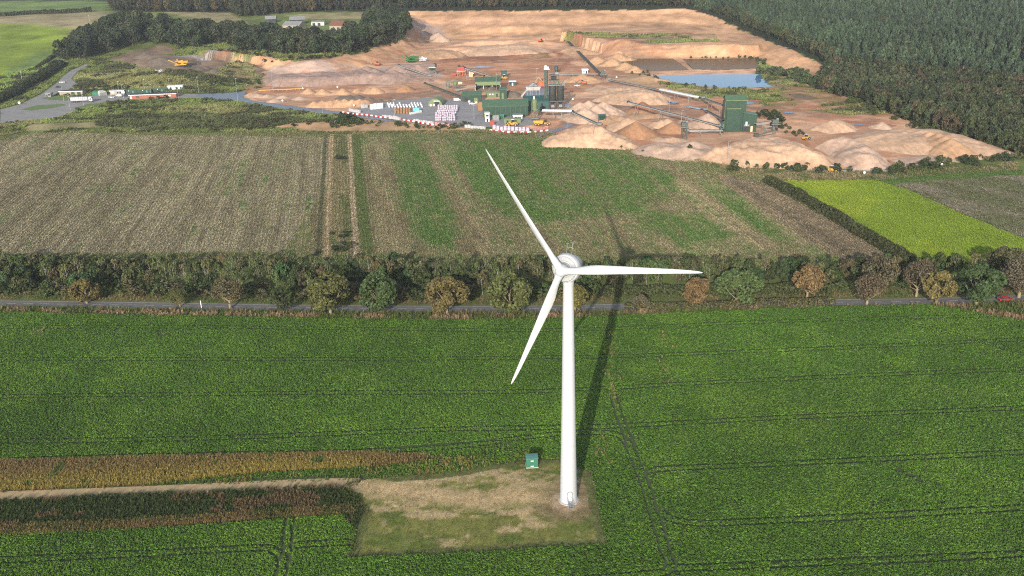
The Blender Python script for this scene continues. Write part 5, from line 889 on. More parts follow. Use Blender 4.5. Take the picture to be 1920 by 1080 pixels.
shed('site_store', 'faded green low store behind the yellow loader', 'cabin', 961, 232, 31, 3, 2.8, .1, 'green_pale', 'green_pale', 0, [(-.3, 1, 2, 'dark')]); shed('green_site_hut', 'pale green long hut in front of the open shed', 'hut', 924, 182, 26, 3.5, 3, .2, 'green_pale', 'green_pale', 0, [(.3, 1, 2, 'dark')], [(-.2, 1.8, 1, .8, 'white_paint'), (0, 1.8, 1, .8, 'white_paint')]); shed('green_hopper_house', 'narrow dark green hopper house right of the open shed', 'shed', 944, 186, 13, 5, 6.5, 1, 'green', 'green_roof', 0, [(-.1, 1.4, 4, 'green_pale')])
# half-round hut
(x, y, z), m = at(816, 200); t = thing('arched_hut', 'pale green half-round hut with an open front beside the white bags', 'hut', (x, y, z), R(-8)); rr = 13.5 * m
b = MB(); pr = [(-rr, -.3)] + [(rr * math.cos(a), rr * 1.02 * math.sin(a)) for a in np.linspace(math.pi, 0, 18)] + [(rr, -.3)]; b.prism(pr, .05, 12, 'y'); part('shell', b, 'green_pale', t); b = MB(); b.prism([(q * 1.03, w_ * 1.03) for q, w_ in pr], .0, .5, 'y'); part('front_rim', b, 'green_pale', t); part('doorway', MB().box((1.2, -.05, 1.6), (3.0, .16, 3.2)), 'dark', t); part('lintel', MB().box((1.2, -.1, 3.5), (4.0, .2, .5)), 'white_paint', t)
# tall green screening tower
def big_tower():
    (x, y, z), m = at(1377, 247); t = thing('screening_tower', 'tall windowless dark green sheeted tower at the right of the quarry', 'tower', (x, y, z), R(-4)); W, D, H = 11.5, 8.5, 17.5
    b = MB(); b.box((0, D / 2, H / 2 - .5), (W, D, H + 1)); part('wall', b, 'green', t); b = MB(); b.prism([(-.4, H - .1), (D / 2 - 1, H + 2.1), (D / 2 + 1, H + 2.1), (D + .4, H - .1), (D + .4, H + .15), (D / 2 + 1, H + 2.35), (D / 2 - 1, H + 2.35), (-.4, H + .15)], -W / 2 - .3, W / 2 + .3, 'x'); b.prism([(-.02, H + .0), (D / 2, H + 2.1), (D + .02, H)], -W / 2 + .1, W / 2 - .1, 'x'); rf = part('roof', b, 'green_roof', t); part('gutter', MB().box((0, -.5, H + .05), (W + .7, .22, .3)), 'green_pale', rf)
    b = MB(); b.box((-1.2, -.45, 6.5), (7.6, .9, 13)); pb = part('front_bay', b, 'green', t); part('bay_cap', MB().box((-1.2, -.55, 13.15), (8.0, 1.3, .35)), 'green_pale', pb)
    for k in range(4): part('side_rib', MB().box((-W / 2 - .1, 1 + k * 2.1, H / 2), (.25, .25, H - 1)), 'green_pale', t)
    part('side_duct', MB().box((-W / 2 - .6, 3, 11), (.9, 2.4, 12)), 'dark', t)
    b = MB(); b.tube((-W / 2 - .4, 1, 5.5), (-W / 2 - 2.6, 0, 1.5), .5, .5, 8); part('chute', b, 'teal', t); b = MB(); b.tube((W / 2 - 2, -.6, 5), (W / 2 - 2, -.9, 1), .5, .35, 8); part('downpipe', b, 'teal', t)
    (x, y, z), m = at(1405, 248); t = thing('annex_building', 'lower dark green annex with a sloping roof right of the tall green tower', 'building', (x, y + .5, z), R(-4)); W, D, H = 7.6, 7, 9.2
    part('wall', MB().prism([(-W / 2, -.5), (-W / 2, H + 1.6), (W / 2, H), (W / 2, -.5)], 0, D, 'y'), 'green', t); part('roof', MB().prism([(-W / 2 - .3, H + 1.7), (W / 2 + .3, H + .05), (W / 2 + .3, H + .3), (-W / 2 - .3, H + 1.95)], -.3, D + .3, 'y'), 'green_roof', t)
    bal = part('balcony', MB().box((-1.8, -.7, 3.6), (3, 1.3, .15)).box((-1.8, -1.3, 4.2), (3, .08, .1)).box((-3.25, -.7, 4.2), (.08, 1.3, .1)), 'white_paint', t); part('balcony_door', MB().box((-1.8, -.05, 4.7), (1, .1, 2.1)), 'white_paint', t)
    part('door', MB().box((1.2, -.05, 1.6), (1.2, .12, 3.2)), 'cream', t)
    part('opening', MB().box((-1.9, -.05, 1.6), (2.4, .1, 2.8)), 'dark', t)
big_tower()
def silos():
    (x, y, z), m = at(1044, 207); t = thing('silo_plant', 'dark twin-silo batching plant with a spindly headhouse on top', 'silos', (x, y, z), R(2)); h0, h1, r = 5.6, 15.5, 2.35
    for s in (-2.5, 2.5):
        b = MB().lathe([(h0 - 2.2, .5), (h0, r), (h1, r), (h1 + .05, 0)], (s, 2.5, 0), (0, 0, 1), 28); sl_ = part('silo', b, 'silo', t, True); b = MB()
        for k in range(6): zz = h0 + .2 + k * 1.9; b.lathe([(zz, r), (zz + .06, r + .07), (zz + .12, r)], (s, 2.5, 0), (0, 0, 1), 28)
        part('hoop', b, 'frame', sl_)
        for a in ((-1, -1), (1, -1), (1, 1), (-1, 1)): part('leg', MB().box((s + a[0] * 2, 2.5 + a[1] * 2, h0 / 2), (.35, .35, h0)), 'frame', t)
    part('ring_beam', MB().box((0, .35, h0), (10.4, .4, .7)).box((0, 4.7, h0), (10.4, .4, .7)), 'frame', t); part('weigh_hopper', MB().box((-2.5, 1.5, 2.6), (2.4, 2.4, 1.6), 0, .7).box((2.5, 1.5, 2.6), (2.4, 2.4, 1.6), 0, .7), 'rail', t)
    part('deck', MB().box((0, 2.5, h1 + .3), (10.8, 6, .35)), 'rail', t)
    b = MB(); top = h1 + .5
    for sx in (-5, 5): b.beam((sx, -.4, top), (sx, -.4, top + 1.1), .1, .1)
    for sx in np.arange(-5, 5.1, 1.25): b.beam((sx, -.4, top), (sx, -.4, top + 1.1), .08, .08)
    b.beam((-5, -.4, top + 1.1), (5, -.4, top + 1.1), .09, .09); b.beam((-5, 5.4, top + 1.1), (5, 5.4, top + 1.1), .09, .09); part('deck_rail', b, 'rail', t)
    b = MB(); tw, x0 = 2.3, -6.5
    for sx in (-1, 1):
        for sy in (0, 3): b.beam((x0 + sx * tw / 2, 1 + sy, 0), (x0 + sx * tw / 2, 1 + sy, 25.0), .28, .28)
    for k in range(9):
        zz = k * 2.8
        for sy in (0, 3): b.beam((x0 - tw / 2, 1 + sy, zz), (x0 + tw / 2, 1 + sy, zz + 2.8), .14, .14); b.beam((x0 - tw / 2, 1 + sy, zz + 2.8), (x0 + tw / 2, 1 + sy, zz + 2.8), .16, .16)
    el = part('bucket_elevator', b, 'frame', t); part('elevator_casing', MB().box((x0, 2.5, 12.4), (1.5, 1.7, 24.8)), 'frame', el); part('elevator_head', MB().box((x0 + .4, 2.4, 25.8), (3.6, 3, .4)).box((x0 - .3, 2.4, 27.0), (1.4, 1.5, 2.1)).box((x0 + 1.2, 2.0, 26.7), (.8, 1.0, 1.4)), 'white_paint', el)
    b = MB()
    for sx in (-4, -1.4, 1.6):
        for sy in (.8, 4): b.beam((sx, sy, top), (sx, sy, top + 6), .2, .2)
    for zz in (top + 2.8, top + 6): b.box((-1.2, 2.4, zz), (6.4, 4, .25))
    hd = part('headhouse_frame', b, 'frame', t); part('screen_box', MB().box((-1.6, 2.4, top + 4.3), (3.4, 2.6, 1.8)), 'dark', hd); part('motor', MB().box((.2, 2, top + 7.0), (2.2, 1.6, 1.3)).box((1.5, 2, top + 6.6), (.8, .8, .8)), 'rail', hd); part('dust_hood', MB().lathe([(0, 1.1), (1.2, .9), (1.7, .4), (1.75, 0)], (.6, 1.8, top + .2), (0, 0, 1), 12), 'green_pale', hd)
    b = MB(); b.prism([(3.4, top), (5.2, top), (5.0, top + 2.6)], 1, 4, 'y'); part('roof_chute', b, 'rail', t)
silos()
def small_silo():
    (x, y, z), m = at(1003, 227); t = thing('cement_silo', 'slim pale green cement silo on a dark steel frame in front of the teal shed', 'silo', (x, y, z)); part('vessel', MB().lathe([(4.6, .35), (6.4, 1.55), (12.2, 1.55), (12.7, 1.0), (12.8, 0)], (0, 1.6, 0), (0, 0, 1), 22), 'green_pale', t, True); part('vent_filter', MB().lathe([(12.7, .45), (14.6, .45), (14.7, 0)], (-.3, 1.6, 0), (0, 0, 1), 12), 'white_paint', t, True)
    for a in ((-1, 0), (1, 0), (1, 3.2), (-1, 3.2)): part('leg', MB().box((a[0] * 1.9, a[1], 5.4), (.3, .3, 10.8)), 'frame', t)
    b = MB()
    for k in range(3): b.beam((-1.9, 0, 1 + 3 * k), (1.9, 0, 4 + 3 * k), .16, .16); b.beam((1.9, 0, 1 + 3 * k), (-1.9, 0, 1 + 3 * k), .18, .18)
    part('brace', b, 'rail', t); part('base_deck', MB().box((0, 1.5, 1.3), (5, 4, .25)), 'rail', t)
small_silo()
def mixer():
    (x, y, z), m = at(1000, 181); t = thing('hopper_plant', 'grey-tan hopper plant on posts behind the teal shed', 'hopper', (x, y, z)); part('hopper', MB().box((0, 2.5, 5.4), (9, 5, 2.4), 0, 1.15), 'conc', t); part('canopy', MB().prism([(-3.5, 6.8), (0, 9.4), (3.5, 6.8)], .4, 4.8, 'y'), 'rail', t)
    for k in range(5): part('post', MB().box((-4.2 + 2.1 * k, .2, 2.1), (.4, .4, 4.4)), 'rail', t)
    part('ramp', MB().prism([(-9, 0), (-4.2, 5), (-4.2, 4.4), (-7.5, 0)], .5, 4.5, 'y'), 'conc', t)
mixer()
def red_tower():
    (x, y, z), m = at(865, 143); t = thing('screen_tower', 'red screening tower on orange-brown legs at the back of the yard', 'screening tower', (x, y, z)); part('screen_box', MB().box((0, 2, 5.6), (5.6, 4, 3)), 'rust', t); part('deck', MB().box((0, 2, 3.9), (7, 5, .25)), 'white_paint', t)
    for sx in (-3.2, -1.1, 1.1, 3.2):
        for sy in (0, 4): part('leg', MB().beam((sx, sy, 0), (sx * .9, sy, 3.8), .3, .3), 'orange', t)
    part('brace', MB().beam((-3.2, 0, .3), (-1.1, 0, 3.5), .18, .18).beam((3.2, 0, .3), (1.1, 0, 3.5), .18, .18).beam((-6, 1, .2), (-3, 1, 3), .2, .2), 'orange', t); part('motor', MB().box((-1.6, 2, 7.6), (1.5, 1.4, 1.3)).box((1.8, 2, 7.4), (.9, .9, .8)), 'dark', t); part('side_bin', MB().box((-6, 2, 1.5), (3.5, 3, 2)), 'rust', t)
    (x, y, z), m = at(811, 141); t = thing('feed_hopper', 'green and white feed hopper on splayed legs left of the red screening tower', 'hopper', (x, y, z)); part('hopper', MB().box((0, 2, 4.6), (4.2, 3.4, 2.2), 0, 1.25), 'green', t); part('rim', MB().box((0, 2, 5.8), (5.6, 4.4, .25)), 'white_paint', t)
    for sx in (-2.4, 2.4):
        for sy in (0, 4): part('leg', MB().beam((sx * 1.3, sy, 0), (sx * .8, 2 + (sy - 2) * .7, 3.8), .26, .26), 'rail', t)
    part('lifting_head', MB().box((2.8, 2, 7.2), (1.4, 1.2, 2.6)).box((2.2, 2, 8.6), (2, 1, .5)), 'dark', t)
red_tower()
(x, y, z), m = at(1043, 137); t = thing('water_tank', 'dark teal upright tank at the end of a dark pipe behind the silos', 'tank', (x, y, z)); part('tank', MB().lathe([(0, 1.0), (1.8, 1.0), (2.2, 1.6), (5.0, 1.6), (5.6, 1.0), (5.7, 0)], (0, 0, 0), (0, 0, 1), 20), 'teal', t, True); part('ladder', MB().beam((-.3, -1.65, 0), (-.3, -1.65, 5.4), .08, .08).beam((.2, -1.65, 0), (.2, -1.65, 5.4), .08, .08), 'rail', t)
def pipework():
    (x, y, z), m = at(850, 168); t = thing('washing_plant', 'tangled olive-brown washing plant left of the open green shed', 'machinery', (x, y, z)); g = random.Random(3)
    for k in range(7): part('post', MB().beam((-5 + 2 * k, 1 + (k % 2) * 3, 0), (-5 + 2 * k, 1 + (k % 2) * 3, 4 + 3 * g.random()), .3, .3), 'frame', t)
    part('wash_tank', MB().lathe([(1.6, .6), (3, 1.7), (5.2, 1.7), (5.3, 0)], (1.5, 2, 0), (0, 0, 1), 16), 'green_pale', t, True); part('wash_tank', MB().lathe([(1.6, .5), (2.6, 1.3), (4.6, 1.3), (4.7, 0)], (-4, 2.5, 0), (0, 0, 1), 16), 'rail', t, True)
    part('walkway', MB().box((0, .6, 3.1), (12, 1.1, .15)).beam((-6, .1, 4.1), (6, .1, 4.1), .08, .08), 'rail', t); part('pipe', MB().tube((-6, 3.4, 4.4), (6, 3.4, 5.4), .32, n=8), 'green_pale', t); part('screw_trough', MB().box((4.5, 3, 4.2), (4, 1.4, 1.2)), 'cream', t)
pipework()
def conveyor(label, lo, hi, wd=1.6, cover=None, legs=2, name='conveyor', mbelt='belt', mframe='rail', tail=True):
    a = G(*lo); b_ = G(*hi); a[2] = max(a[2], float(hz(a[0], a[1])) + .3); o = np.array([a[0], a[1], float(hz(a[0], a[1]))]); t = thing(name, label, 'conveyor', o); p0 = a - o; p1 = b_ - o; d = p1 - p0; L = np.linalg.norm(d); d /= L; s = np.cross(d, (0, 0, 1)); s /= np.linalg.norm(s); u = np.cross(s, d)
    part('belt', MB().beam(p0, p1, wd * .8, .16), mbelt, t)
    for q in (-1, 1): part('side_frame', MB().beam(p0 + s * q * wd / 2 - u * .1, p1 + s * q * wd / 2 - u * .1, .18, .55), mframe, t)
    b = MB(); n = max(3, int(L / 3))
    for k in range(n): b.beam(p0 + d * L * k / n + s * wd / 2 - u * .3, p0 + d * L * (k + 1) / n - s * wd / 2 - u * .3, .12, .12)
    part('bracing', b, mframe, t); part('head_drum', MB().tube(p1 - s * wd * .55, p1 + s * wd * .55, .5, n=10).box(p1 + np.array([0, 0, .2]), (1.2, 1.2, 1.0)), 'dark', t)
    for k in range(legs):
        f = .35 + .55 * k / max(1, legs - 1) if legs > 1 else .6; q = p0 + d * L * f
        for sg in (-1, 1):
            foot = q + s * sg * wd * .9; foot = np.array([foot[0], foot[1], float(hz(foot[0] + o[0], foot[1] + o[1])) - o[2] - .2]); part('leg', MB().beam(foot + d * 1.2 * np.array([1, 1, 0]), q + s * sg * wd * .4 - u * .2, .2, .2), mframe, t)
    if cover: part('cover', MB().beam(p0 + d * L * cover[0] + u * .55, p0 + d * L * cover[1] + u * .55, wd * 1.25, .9), cover[2], t)
    if tail: part('tail_hopper', MB().box(p0 + np.array([0, 0, .4]), (2.0, 2.0, 1.4), 0, 1.3), mframe, t)
    return t
conveyor('dark stockpile conveyor with white struts over the purplish gravel heap', (806, 142, 1), (748, 122, 8), 1.6, None, 2); conveyor('long grey conveyor rising left from the red screening tower to the loaders', (934, 147, 2), (872, 127, 8), 1.8, None, 2); conveyor('dark conveyor sloping down to the low green shed', (868, 182, 3), (797, 156, 6), 1.8, None, 2, 'conveyor', 'belt', 'frame'); conveyor('short pale conveyor beside the washing plant', (857, 169, 1.5), (893, 160, 5.5), 1.4)
conveyor('white enclosed level conveyor in front of the silos', (1016, 208, 5), (1074, 209, 5), 2.0, (.02, .98, 'white_paint'), 3, tail=False); conveyor('dark inclined conveyor from the green feed hopper to the silos', (1124, 233, 1.5), (1074, 210, 5.5), 1.7, None, 2)
conveyor('long dark conveyor descending the slope from the terrace', (1128, 141, 3), (1058, 70, 2), 2.4, None, 3, 'conveyor', 'belt', 'frame'); conveyor('level dark conveyor between the water tank and the transfer point', (1048, 139, 1), (1122, 138, 2.5), 1.5, None, 2, tail=False); conveyor('long level conveyor with a white cover behind the oval stockpile', (1142, 149, 2), (1312, 184, 4), 1.8, (.60, .98, 'white_paint'), 5); conveyor('last conveyor length climbing into the tall green tower', (1318, 184, 3), (1357, 197, 11), 1.8, None, 2)
conveyor('long pale stockpile conveyor reaching left from the tall green tower', (1352, 236, 3), (1178, 191, 9), 1.8, None, 3); conveyor('level pale conveyor from the transfer head to the tall green tower', (1287, 243, 5), (1356, 244, 3.5), 1.8, None, 2); conveyor('short steep conveyor rising to the tower over the grey cone', (1322, 206, 1.5), (1356, 224, 7.5), 1.8, None, 1); conveyor('upper right conveyor behind the annex', (1417, 231, 5), (1452, 226, 5.5), 1.5, None, 2, tail=False); conveyor('lower dark conveyor falling right of the annex', (1418, 254, 2), (1456, 243, 6.5), 1.6, None, 2, 'conveyor', 'belt', 'frame'); conveyor('pale chute conveyor between annex and the right transfer head', (1416, 231, 6), (1446, 237, 3), 1.3, None, 1, tail=False)
def transfer(label, px, py, h, mm='frame'):
    (x, y, z), m = at(px, py); t = thing('transfer_tower', label, 'machinery', (x, y, z))
    for sx in (-1.5, 1.5):
        for sy in (0, 2.6): part('leg', MB().beam((sx, sy, -.2), (sx * .7, sy, h - 1.4), .3, .3), mm, t)
    part('head_box', MB().box((0, 1.3, h - .4), (3.6, 3, 2.0), 0, .9), mm, t); part('walkway', MB().box((0, -.6, h - 1.7), (5, 1.2, .18)).beam((-2.5, -1.15, h - .7), (2.5, -1.15, h - .7), .08, .08), 'rail', t); part('motor', MB().box((1.2, 1.2, h + .9), (1.2, 1, .9)), 'rail', t); part('brace', MB().beam((-1.5, 0, 0), (1.2, 0, h - 1.8), .18, .18), mm, t)
transfer('dark transfer tower at the foot of the terrace conveyor', 1131, 149, 5.5); transfer('leaning dark transfer head left of the tall green tower', 1283, 263, 9); transfer('small transfer frame at the right end of the annex conveyors', 1453, 247, 6)
def feed(label, px, py):
    (x, y, z), m = at(px, py); t = thing('feed_hopper', label, 'hopper', (x, y, z)); part('hopper', MB().box((0, 1.8, 3.6), (2.6, 2, 2.4), 0, 1.7), 'green_box_roof' if False else 'green', t); part('rim', MB().box((0, 1.8, 4.85), (4.7, 3.7, .2)), 'teal', t)
    for sx in (-2.2, 2.2):
        for sy in (.2, 3.4): part('leg', MB().beam((sx, sy, -.2), (sx * .85, sy, 4.6), .25, .25), 'teal', t)
    part('feeder', MB().box((-.6, 1.8, 1.7), (3, 1.2, .8)), 'frame', t)
feed('green feed hopper on legs between the sand stockpiles', 1129, 232)

# ------------------------------------------------------------------ vehicles and machines
def wheels(t, pts, r, wd, mrim='rail'):
    for x, y in pts:
        w_ = part('wheel', MB().tube((x, y - wd / 2, r), (x, y + wd / 2, r), r, n=14), 'dark', t); part('rim', MB().tube((x, y - wd / 2 - .02, r), (x, y + wd / 2 + .02, r), r * .5, n=10), mrim, w_)
def car(name, label, px, py, rz, body, van=False, z=None, cat='car', k=1.0):
    (x, y, zz), m = at(px, py); t = thing(name, label, cat, (x, y, (zz + .18) if z is None else z), rz); t.scale = (k, k, k); b = MB()
    pf = [(-2.1, .35), (-2.15, .8), (-1.9, .98), (-1.0, 1.02), (1.3, .98), (2.05, .82), (2.15, .5), (2.1, .3)] if not van else [(-2.3, .35), (-2.35, 1.9), (-2.2, 2.0), (1.1, 2.0), (1.7, 1.2), (2.3, 1.0), (2.4, .5), (2.35, .32)]
    b.prism(pf, -.88, .88, 'y'); bd = part('body', b, body, t); c = MB()
    if van: c.prism([(1.15, 1.92), (1.72, 1.25), (1.5, 1.22), (.9, 1.9)], -.9, .9, 'y'); part('windscreen', c, 'glass', t)
    else: c.prism([(-1.75, .98), (-1.25, 1.42), (.35, 1.44), (1.15, .98)], -.80, .80, 'y'); part('windows', c, 'glass', t); part('roof', MB().prism([(-1.3, 1.42), (-1.15, 1.48), (.25, 1.5), (.42, 1.43)], -.76, .76, 'y'), body, t)
    for s in (-.6, .6): part('headlight', MB().box((2.12, s, .72), (.08, .3, .16)), 'white_paint', t); part('tail_light', MB().box((-2.14, s, .76), (.06, .28, .16)), 'red', t)
    wheels(t, [(-1.35, -.8), (1.35, -.8), (-1.35, .8), (1.35, .8)], .33, .22); return t
p = G(1884, 566); car('car', 'red car on the road half hidden behind the large green tree', 1884, 565, R(4), 'red', z=.07)
car('car', 'white car parked at the bend of the left lane', 117, 156, R(8), 'white_paint'); car('car', 'dark car parked just below the white car at the lane bend', 110, 165, R(12), 'dark'); car('car', 'white car in front of the rubble-coloured cabin', 210, 184, R(-14), 'white_paint'); car('van', 'small white van right of the white car by the weighbridge', 224, 182, R(170), 'white_paint', True, cat='van'); car('car', 'dark car beside the corner of the brick building', 238, 181, R(5), 'dark')
car('van', 'white van next to the low green shed', 857, 190, R(10), 'white_paint', True, cat='van'); car('car', 'white pickup in front of the low green shed', 886, 197, R(-8), 'white_paint', cat='pickup'); car('car', 'white car on the sand behind the silos', 1083, 163, R(-30), 'white_paint')
def lorry():
    (x, y, z), m = at(158, 192); t = thing('articulated_lorry', 'grey tipper trailer lorry with a white cab on the access road', 'lorry', (x - .5, y, z + .18), R(6)); L = 12.2
    tr = part('trailer', MB().prism([(-8.2, 1.25), (-8.4, 3.9), (3.6, 3.7), (3.4, 1.25)], -1.25, 1.25, 'y'), mk('grey_trailer', (.34, .33, .35), (.42, .41, .43), .5, .6), t); part('trailer_rim', MB().box((-2.4, 0, 3.86), (12.1, 2.7, .12)), 'rail', tr)
    for k in range(9): part('rib', MB().box((-7.6 + k * 1.3, -1.28, 2.5), (.1, .08, 2.3)), 'rail', tr)
    part('chassis', MB().box((-1.5, 0, 1.0), (14, 1.0, .3)), 'dark', t); cb = part('cab', MB().prism([(4.2, .7), (4.2, 3.5), (5.0, 3.75), (6.2, 3.4), (6.5, 2.2), (6.55, .7)], -1.24, 1.24, 'y'), 'white_paint', t); part('windscreen', MB().prism([(6.24, 3.2), (6.53, 2.25), (6.57, 2.25), (6.28, 3.25)], -1.1, 1.1, 'y'), 'glass', cb); part('stripe', MB().box((5.3, -1.26, 1.7), (1.2, .04, .8)), 'red', cb); part('side_window', MB().box((5.7, -1.26, 2.7), (.8, .04, .7)), 'glass', cb)
    wheels(t, [(q, s) for q in (-6.8, -5.5, -4.2, 3.6, 5.7) for s in (-1.0, 1.0)], .5, .4)
lorry()
def loader(label, px, py, rz, k=1.0):
    (x, y, z), m = at(px, py); t = thing('wheel_loader', label, 'loader', (x, y, z), rz); t.scale = (k, k, k); part('rear_body', MB().prism([(-3.2, .9), (-3.2, 2.0), (-.6, 2.3), (-.2, .9)], -1.1, 1.1, 'y'), 'yellow', t); part('front_frame', MB().box((1.2, 0, 1.3), (2.6, 1.4, .9)), 'yellow', t); cb = part('cab', MB().box((-.6, 0, 2.75), (1.5, 1.5, 1.7), 0, .9), 'glass', t); part('cab_roof', MB().box((-.6, 0, 3.68), (1.7, 1.7, .16)), 'white_paint', cb)
    part('arm', MB().beam((.6, -.6, 2.2), (3.1, -.6, .8), .3, .4).beam((.6, .6, 2.2), (3.1, .6, .8), .3, .4), 'yellow', t); part('bucket', MB().prism([(3.0, .3), (3.0, 1.7), (3.4, 1.6), (3.6, .6), (4.6, .35), (4.6, .2)], -1.5, 1.5, 'y'), 'rail', t); wheels(t, [(-2.1, -1.1), (-2.1, 1.1), (1.5, -1.1), (1.5, 1.1)], .85, .6, 'yellow'); return t
loader('yellow loader with a white cab roof in front of the faded green store', 960, 237, R(170), 1.1); loader('yellow loader left of the end of the grey conveyor', 907, 149, R(185)); loader('yellow loader right of the end of the grey conveyor', 944, 149, R(172)); loader('small yellow loader behind the great sand stockpile', 1512, 262, R(30), .8); loader('small yellow loader on the quarry road at the foot of the great stockpile', 1561, 322, R(0), .8)
def excavator(label, px, py, rz, body='orange', k=1.0):
    (x, y, z), m = at(px, py); t = thing('excavator', label, 'excavator', (x, y, z), rz); t.scale = (k, k, k)
    for s in (-1.05, 1.05): part('track', MB().prism([(-2, .15), (-2.2, .5), (-1.9, .95), (1.9, .95), (2.2, .5), (2, .15)], s - .3, s + .3, 'y'), 'dark', t)
    part('upper_body', MB().prism([(-2.4, 1.05), (-2.4, 2.3), (.3, 2.3), (.9, 1.05)], -1.2, 1.2, 'y'), body, t); part('cab', MB().box((.5, -.7, 2.2), (1.4, 1.0, 2.0)), 'glass', t); part('boom', MB().beam((.6, .3, 1.9), (3.4, .3, 4.8), .45, .55), body, t); part('stick', MB().beam((3.3, .3, 4.9), (5.6, .3, 2.3), .35, .42), body, t); part('bucket', MB().prism([(5.4, 2.4), (6.1, 2.2), (5.9, 1.2), (5.0, 1.1), (5.2, 1.9)], -.2, .8, 'y'), 'rail', t); return t
excavator('small orange excavator on top of the purplish gravel heaps', 708, 123, R(160)); excavator('yellow excavator standing behind the orange skip', 1018, 158, R(200), 'yellow', 1.1); excavator('orange excavator at the foot of the back wall beside the dark pipe', 1014, 79, R(20), 'orange'); excavator('red-orange excavator working behind the silos', 1093, 159, R(170), 'orange', 1.1)
def dumper():
    (x, y, z), m = at(1016, 236); t = thing('dump_truck', 'yellow articulated dump truck parked under the cement silo', 'dump truck', (x, y, z), R(-4)); part('skip', MB().prism([(-4.6, 1.4), (-5.0, 3.0), (.8, 3.2), (.4, 1.3)], -1.4, 1.4, 'y'), 'yellow', t); part('cab', MB().box((2.2, 0, 2.5), (1.6, 2, 1.9), 0, .9), 'glass', t); part('bonnet', MB().prism([(1.2, 1.0), (1.4, 1.9), (3.2, 1.9), (4.8, 1.7), (5.0, 1.0)], -1.2, 1.2, 'y'), 'yellow', t); part('chassis', MB().box((-.5, 0, 1.05), (8, 1, .4)), 'dark', t); wheels(t, [(q, s) for q in (-3.6, -1.9, 3.4) for s in (-1.2, 1.2)], .85, .6, 'yellow')
dumper()
def screener(label, px, py, rz, mm, k=1.0, loaders=True):
    (x, y, z), m = at(px, py); t = thing('mobile_screener', label, 'machinery', (x, y, z), rz); t.scale = (k, k, k)
    for s in (-1.3, 1.3): part('track', MB().prism([(-2.4, .1), (-2.7, .5), (-2.4, 1), (2.4, 1), (2.7, .5), (2.4, .1)], s - .3, s + .3, 'y'), 'dark', t)
    part('chassis', MB().box((0, 0, 1.5), (8.5, 2.2, .8)), mm, t); part('feed_box', MB().box((3.6, 0, 3.4), (3.2, 2.4, 1.5), 0, 1.3), mm, t); part('screen_box', MB().prism([(-2.4, 2.2), (-2.6, 4.0), (2.2, 4.8), (2.2, 3.2)], -1.1, 1.1, 'y'), mm, t)
    for q, (a, b_) in enumerate([((-2.5, 0, 2.2), (-8.2, 0, 5.4)), ((-1, -1.2, 2), (-2.5, -6.2, 4.6)), ((-1, 1.2, 2), (-2.5, 6.2, 4.6))]): part('discharge_conveyor', MB().beam(a, b_, 1.3, .45), mm, t)
    part('engine_box', MB().box((1.2, 0, 2.5), (2, 2, 1.3)), mm, t); return t
screener('green mobile screening machine with raised arms above the gravel', 772, 117, R(25), 'mgreen', 1.15); screener('white and yellow crusher beside the green screening machine', 793, 115, R(-10), 'white_paint', .75); screener('yellow mobile screening machine on the dark soil', 339, 125, R(15), 'yellow', 1.15); screener('small white and grey screener below the yellow machine', 301, 137, R(70), 'white_paint', .55)
def skip(label, px, py, wpx, d, h, mm, name='skip'):
    (x, y, z), m = at(px, py); wd = wpx * m; t = thing(name, label, 'skip', (x, y, z)); b = MB(); 
    for c, dd in (((0, 0, h / 2), (wd, .15, h)), ((0, d, h / 2), (wd, .15, h)), ((-wd / 2, d / 2, h / 2), (.15, d - .16, h)), ((wd / 2, d / 2, h / 2), (.15, d - .16, h)), ((0, d / 2, .1), (wd - .2, d - .2, .15))): b.box(c, dd)
    part('shell', b, mm, t)
    for k in range(4): part('rib', MB().box((-wd / 2 + wd * (k + .5) / 4, -.12, h / 2), (.15, .1, h - .1)), mm, t)
    part('rim', MB().box((0, -.1, h + .04), (wd + .2, .25, .12)), mm, t)
skip('large orange skip container in front of the yellow excavator', 1020, 162, 20, 4, 3.0, 'orange'); skip('small red skip beside the tall white cabin', 923, 236, 8, 2.4, 2.6, 'rust'); skip('open white-framed bay with dark inside beside the red skip', 930, 227, 12, 3, 3, 'rail', 'storage_bay'); skip('tan timber bay at the left end of the largest shed', 901, 208, 9, 4, 5, 'timber', 'storage_bay')

# ------------------------------------------------------------------ left entrance: buildings, containers
t, wd, p0 = shed('brick_building', 'long low red brick weighbridge building with a flat dark roof and white fascia', 'building', 287, 185, 86, 7, 2.9, 0, 'brick', 'felt', R(5), [(-.46, 1.0, 2.1, 'white_paint')], [(.36, 1.6, 1.8, 1.0, 'white_paint'), (-.32, 1.5, 2.2, 1.2, 'glass')], 'white_paint')
part('window_frame', MB().box((-.32 * wd, -.12, 1.5), (2.5, .06, .14)), 'white_paint', t)
shed('stone_cabin', 'long pale block building with a white roof edge and two green doors', 'building', 134, 179, 44, 6, 2.9, 0, 'stone', 'felt', R(-2), [(.08, 2.6, 2.3, 'green'), (.34, 2.6, 2.3, 'green')], [], 'white_paint'); shed('gatehouse', 'small grey glazed gatehouse on the grass island', 'cabin', 91, 183, 10, 3.6, 3.0, .2, 'slate', 'slate', R(-4), [(-.25, .9, 2.1, 'dark')], [(.2, 1.9, 1.4, 1.1, 'glass')]); shed('rubble_cabin', 'cream and white cabin left of the green containers', 'cabin', 220, 178, 26, 6, 3.0, 0, 'stone', 'slate', R(2), [(.05, 1.0, 2.1, 'dark'), (.25, 1.2, 2.2, 'dark')], [(-.3, 1.8, 2.4, 1.2, 'white_paint'), (.43, 1.8, 2.4, 1.4, 'white_paint')], 'white_paint')
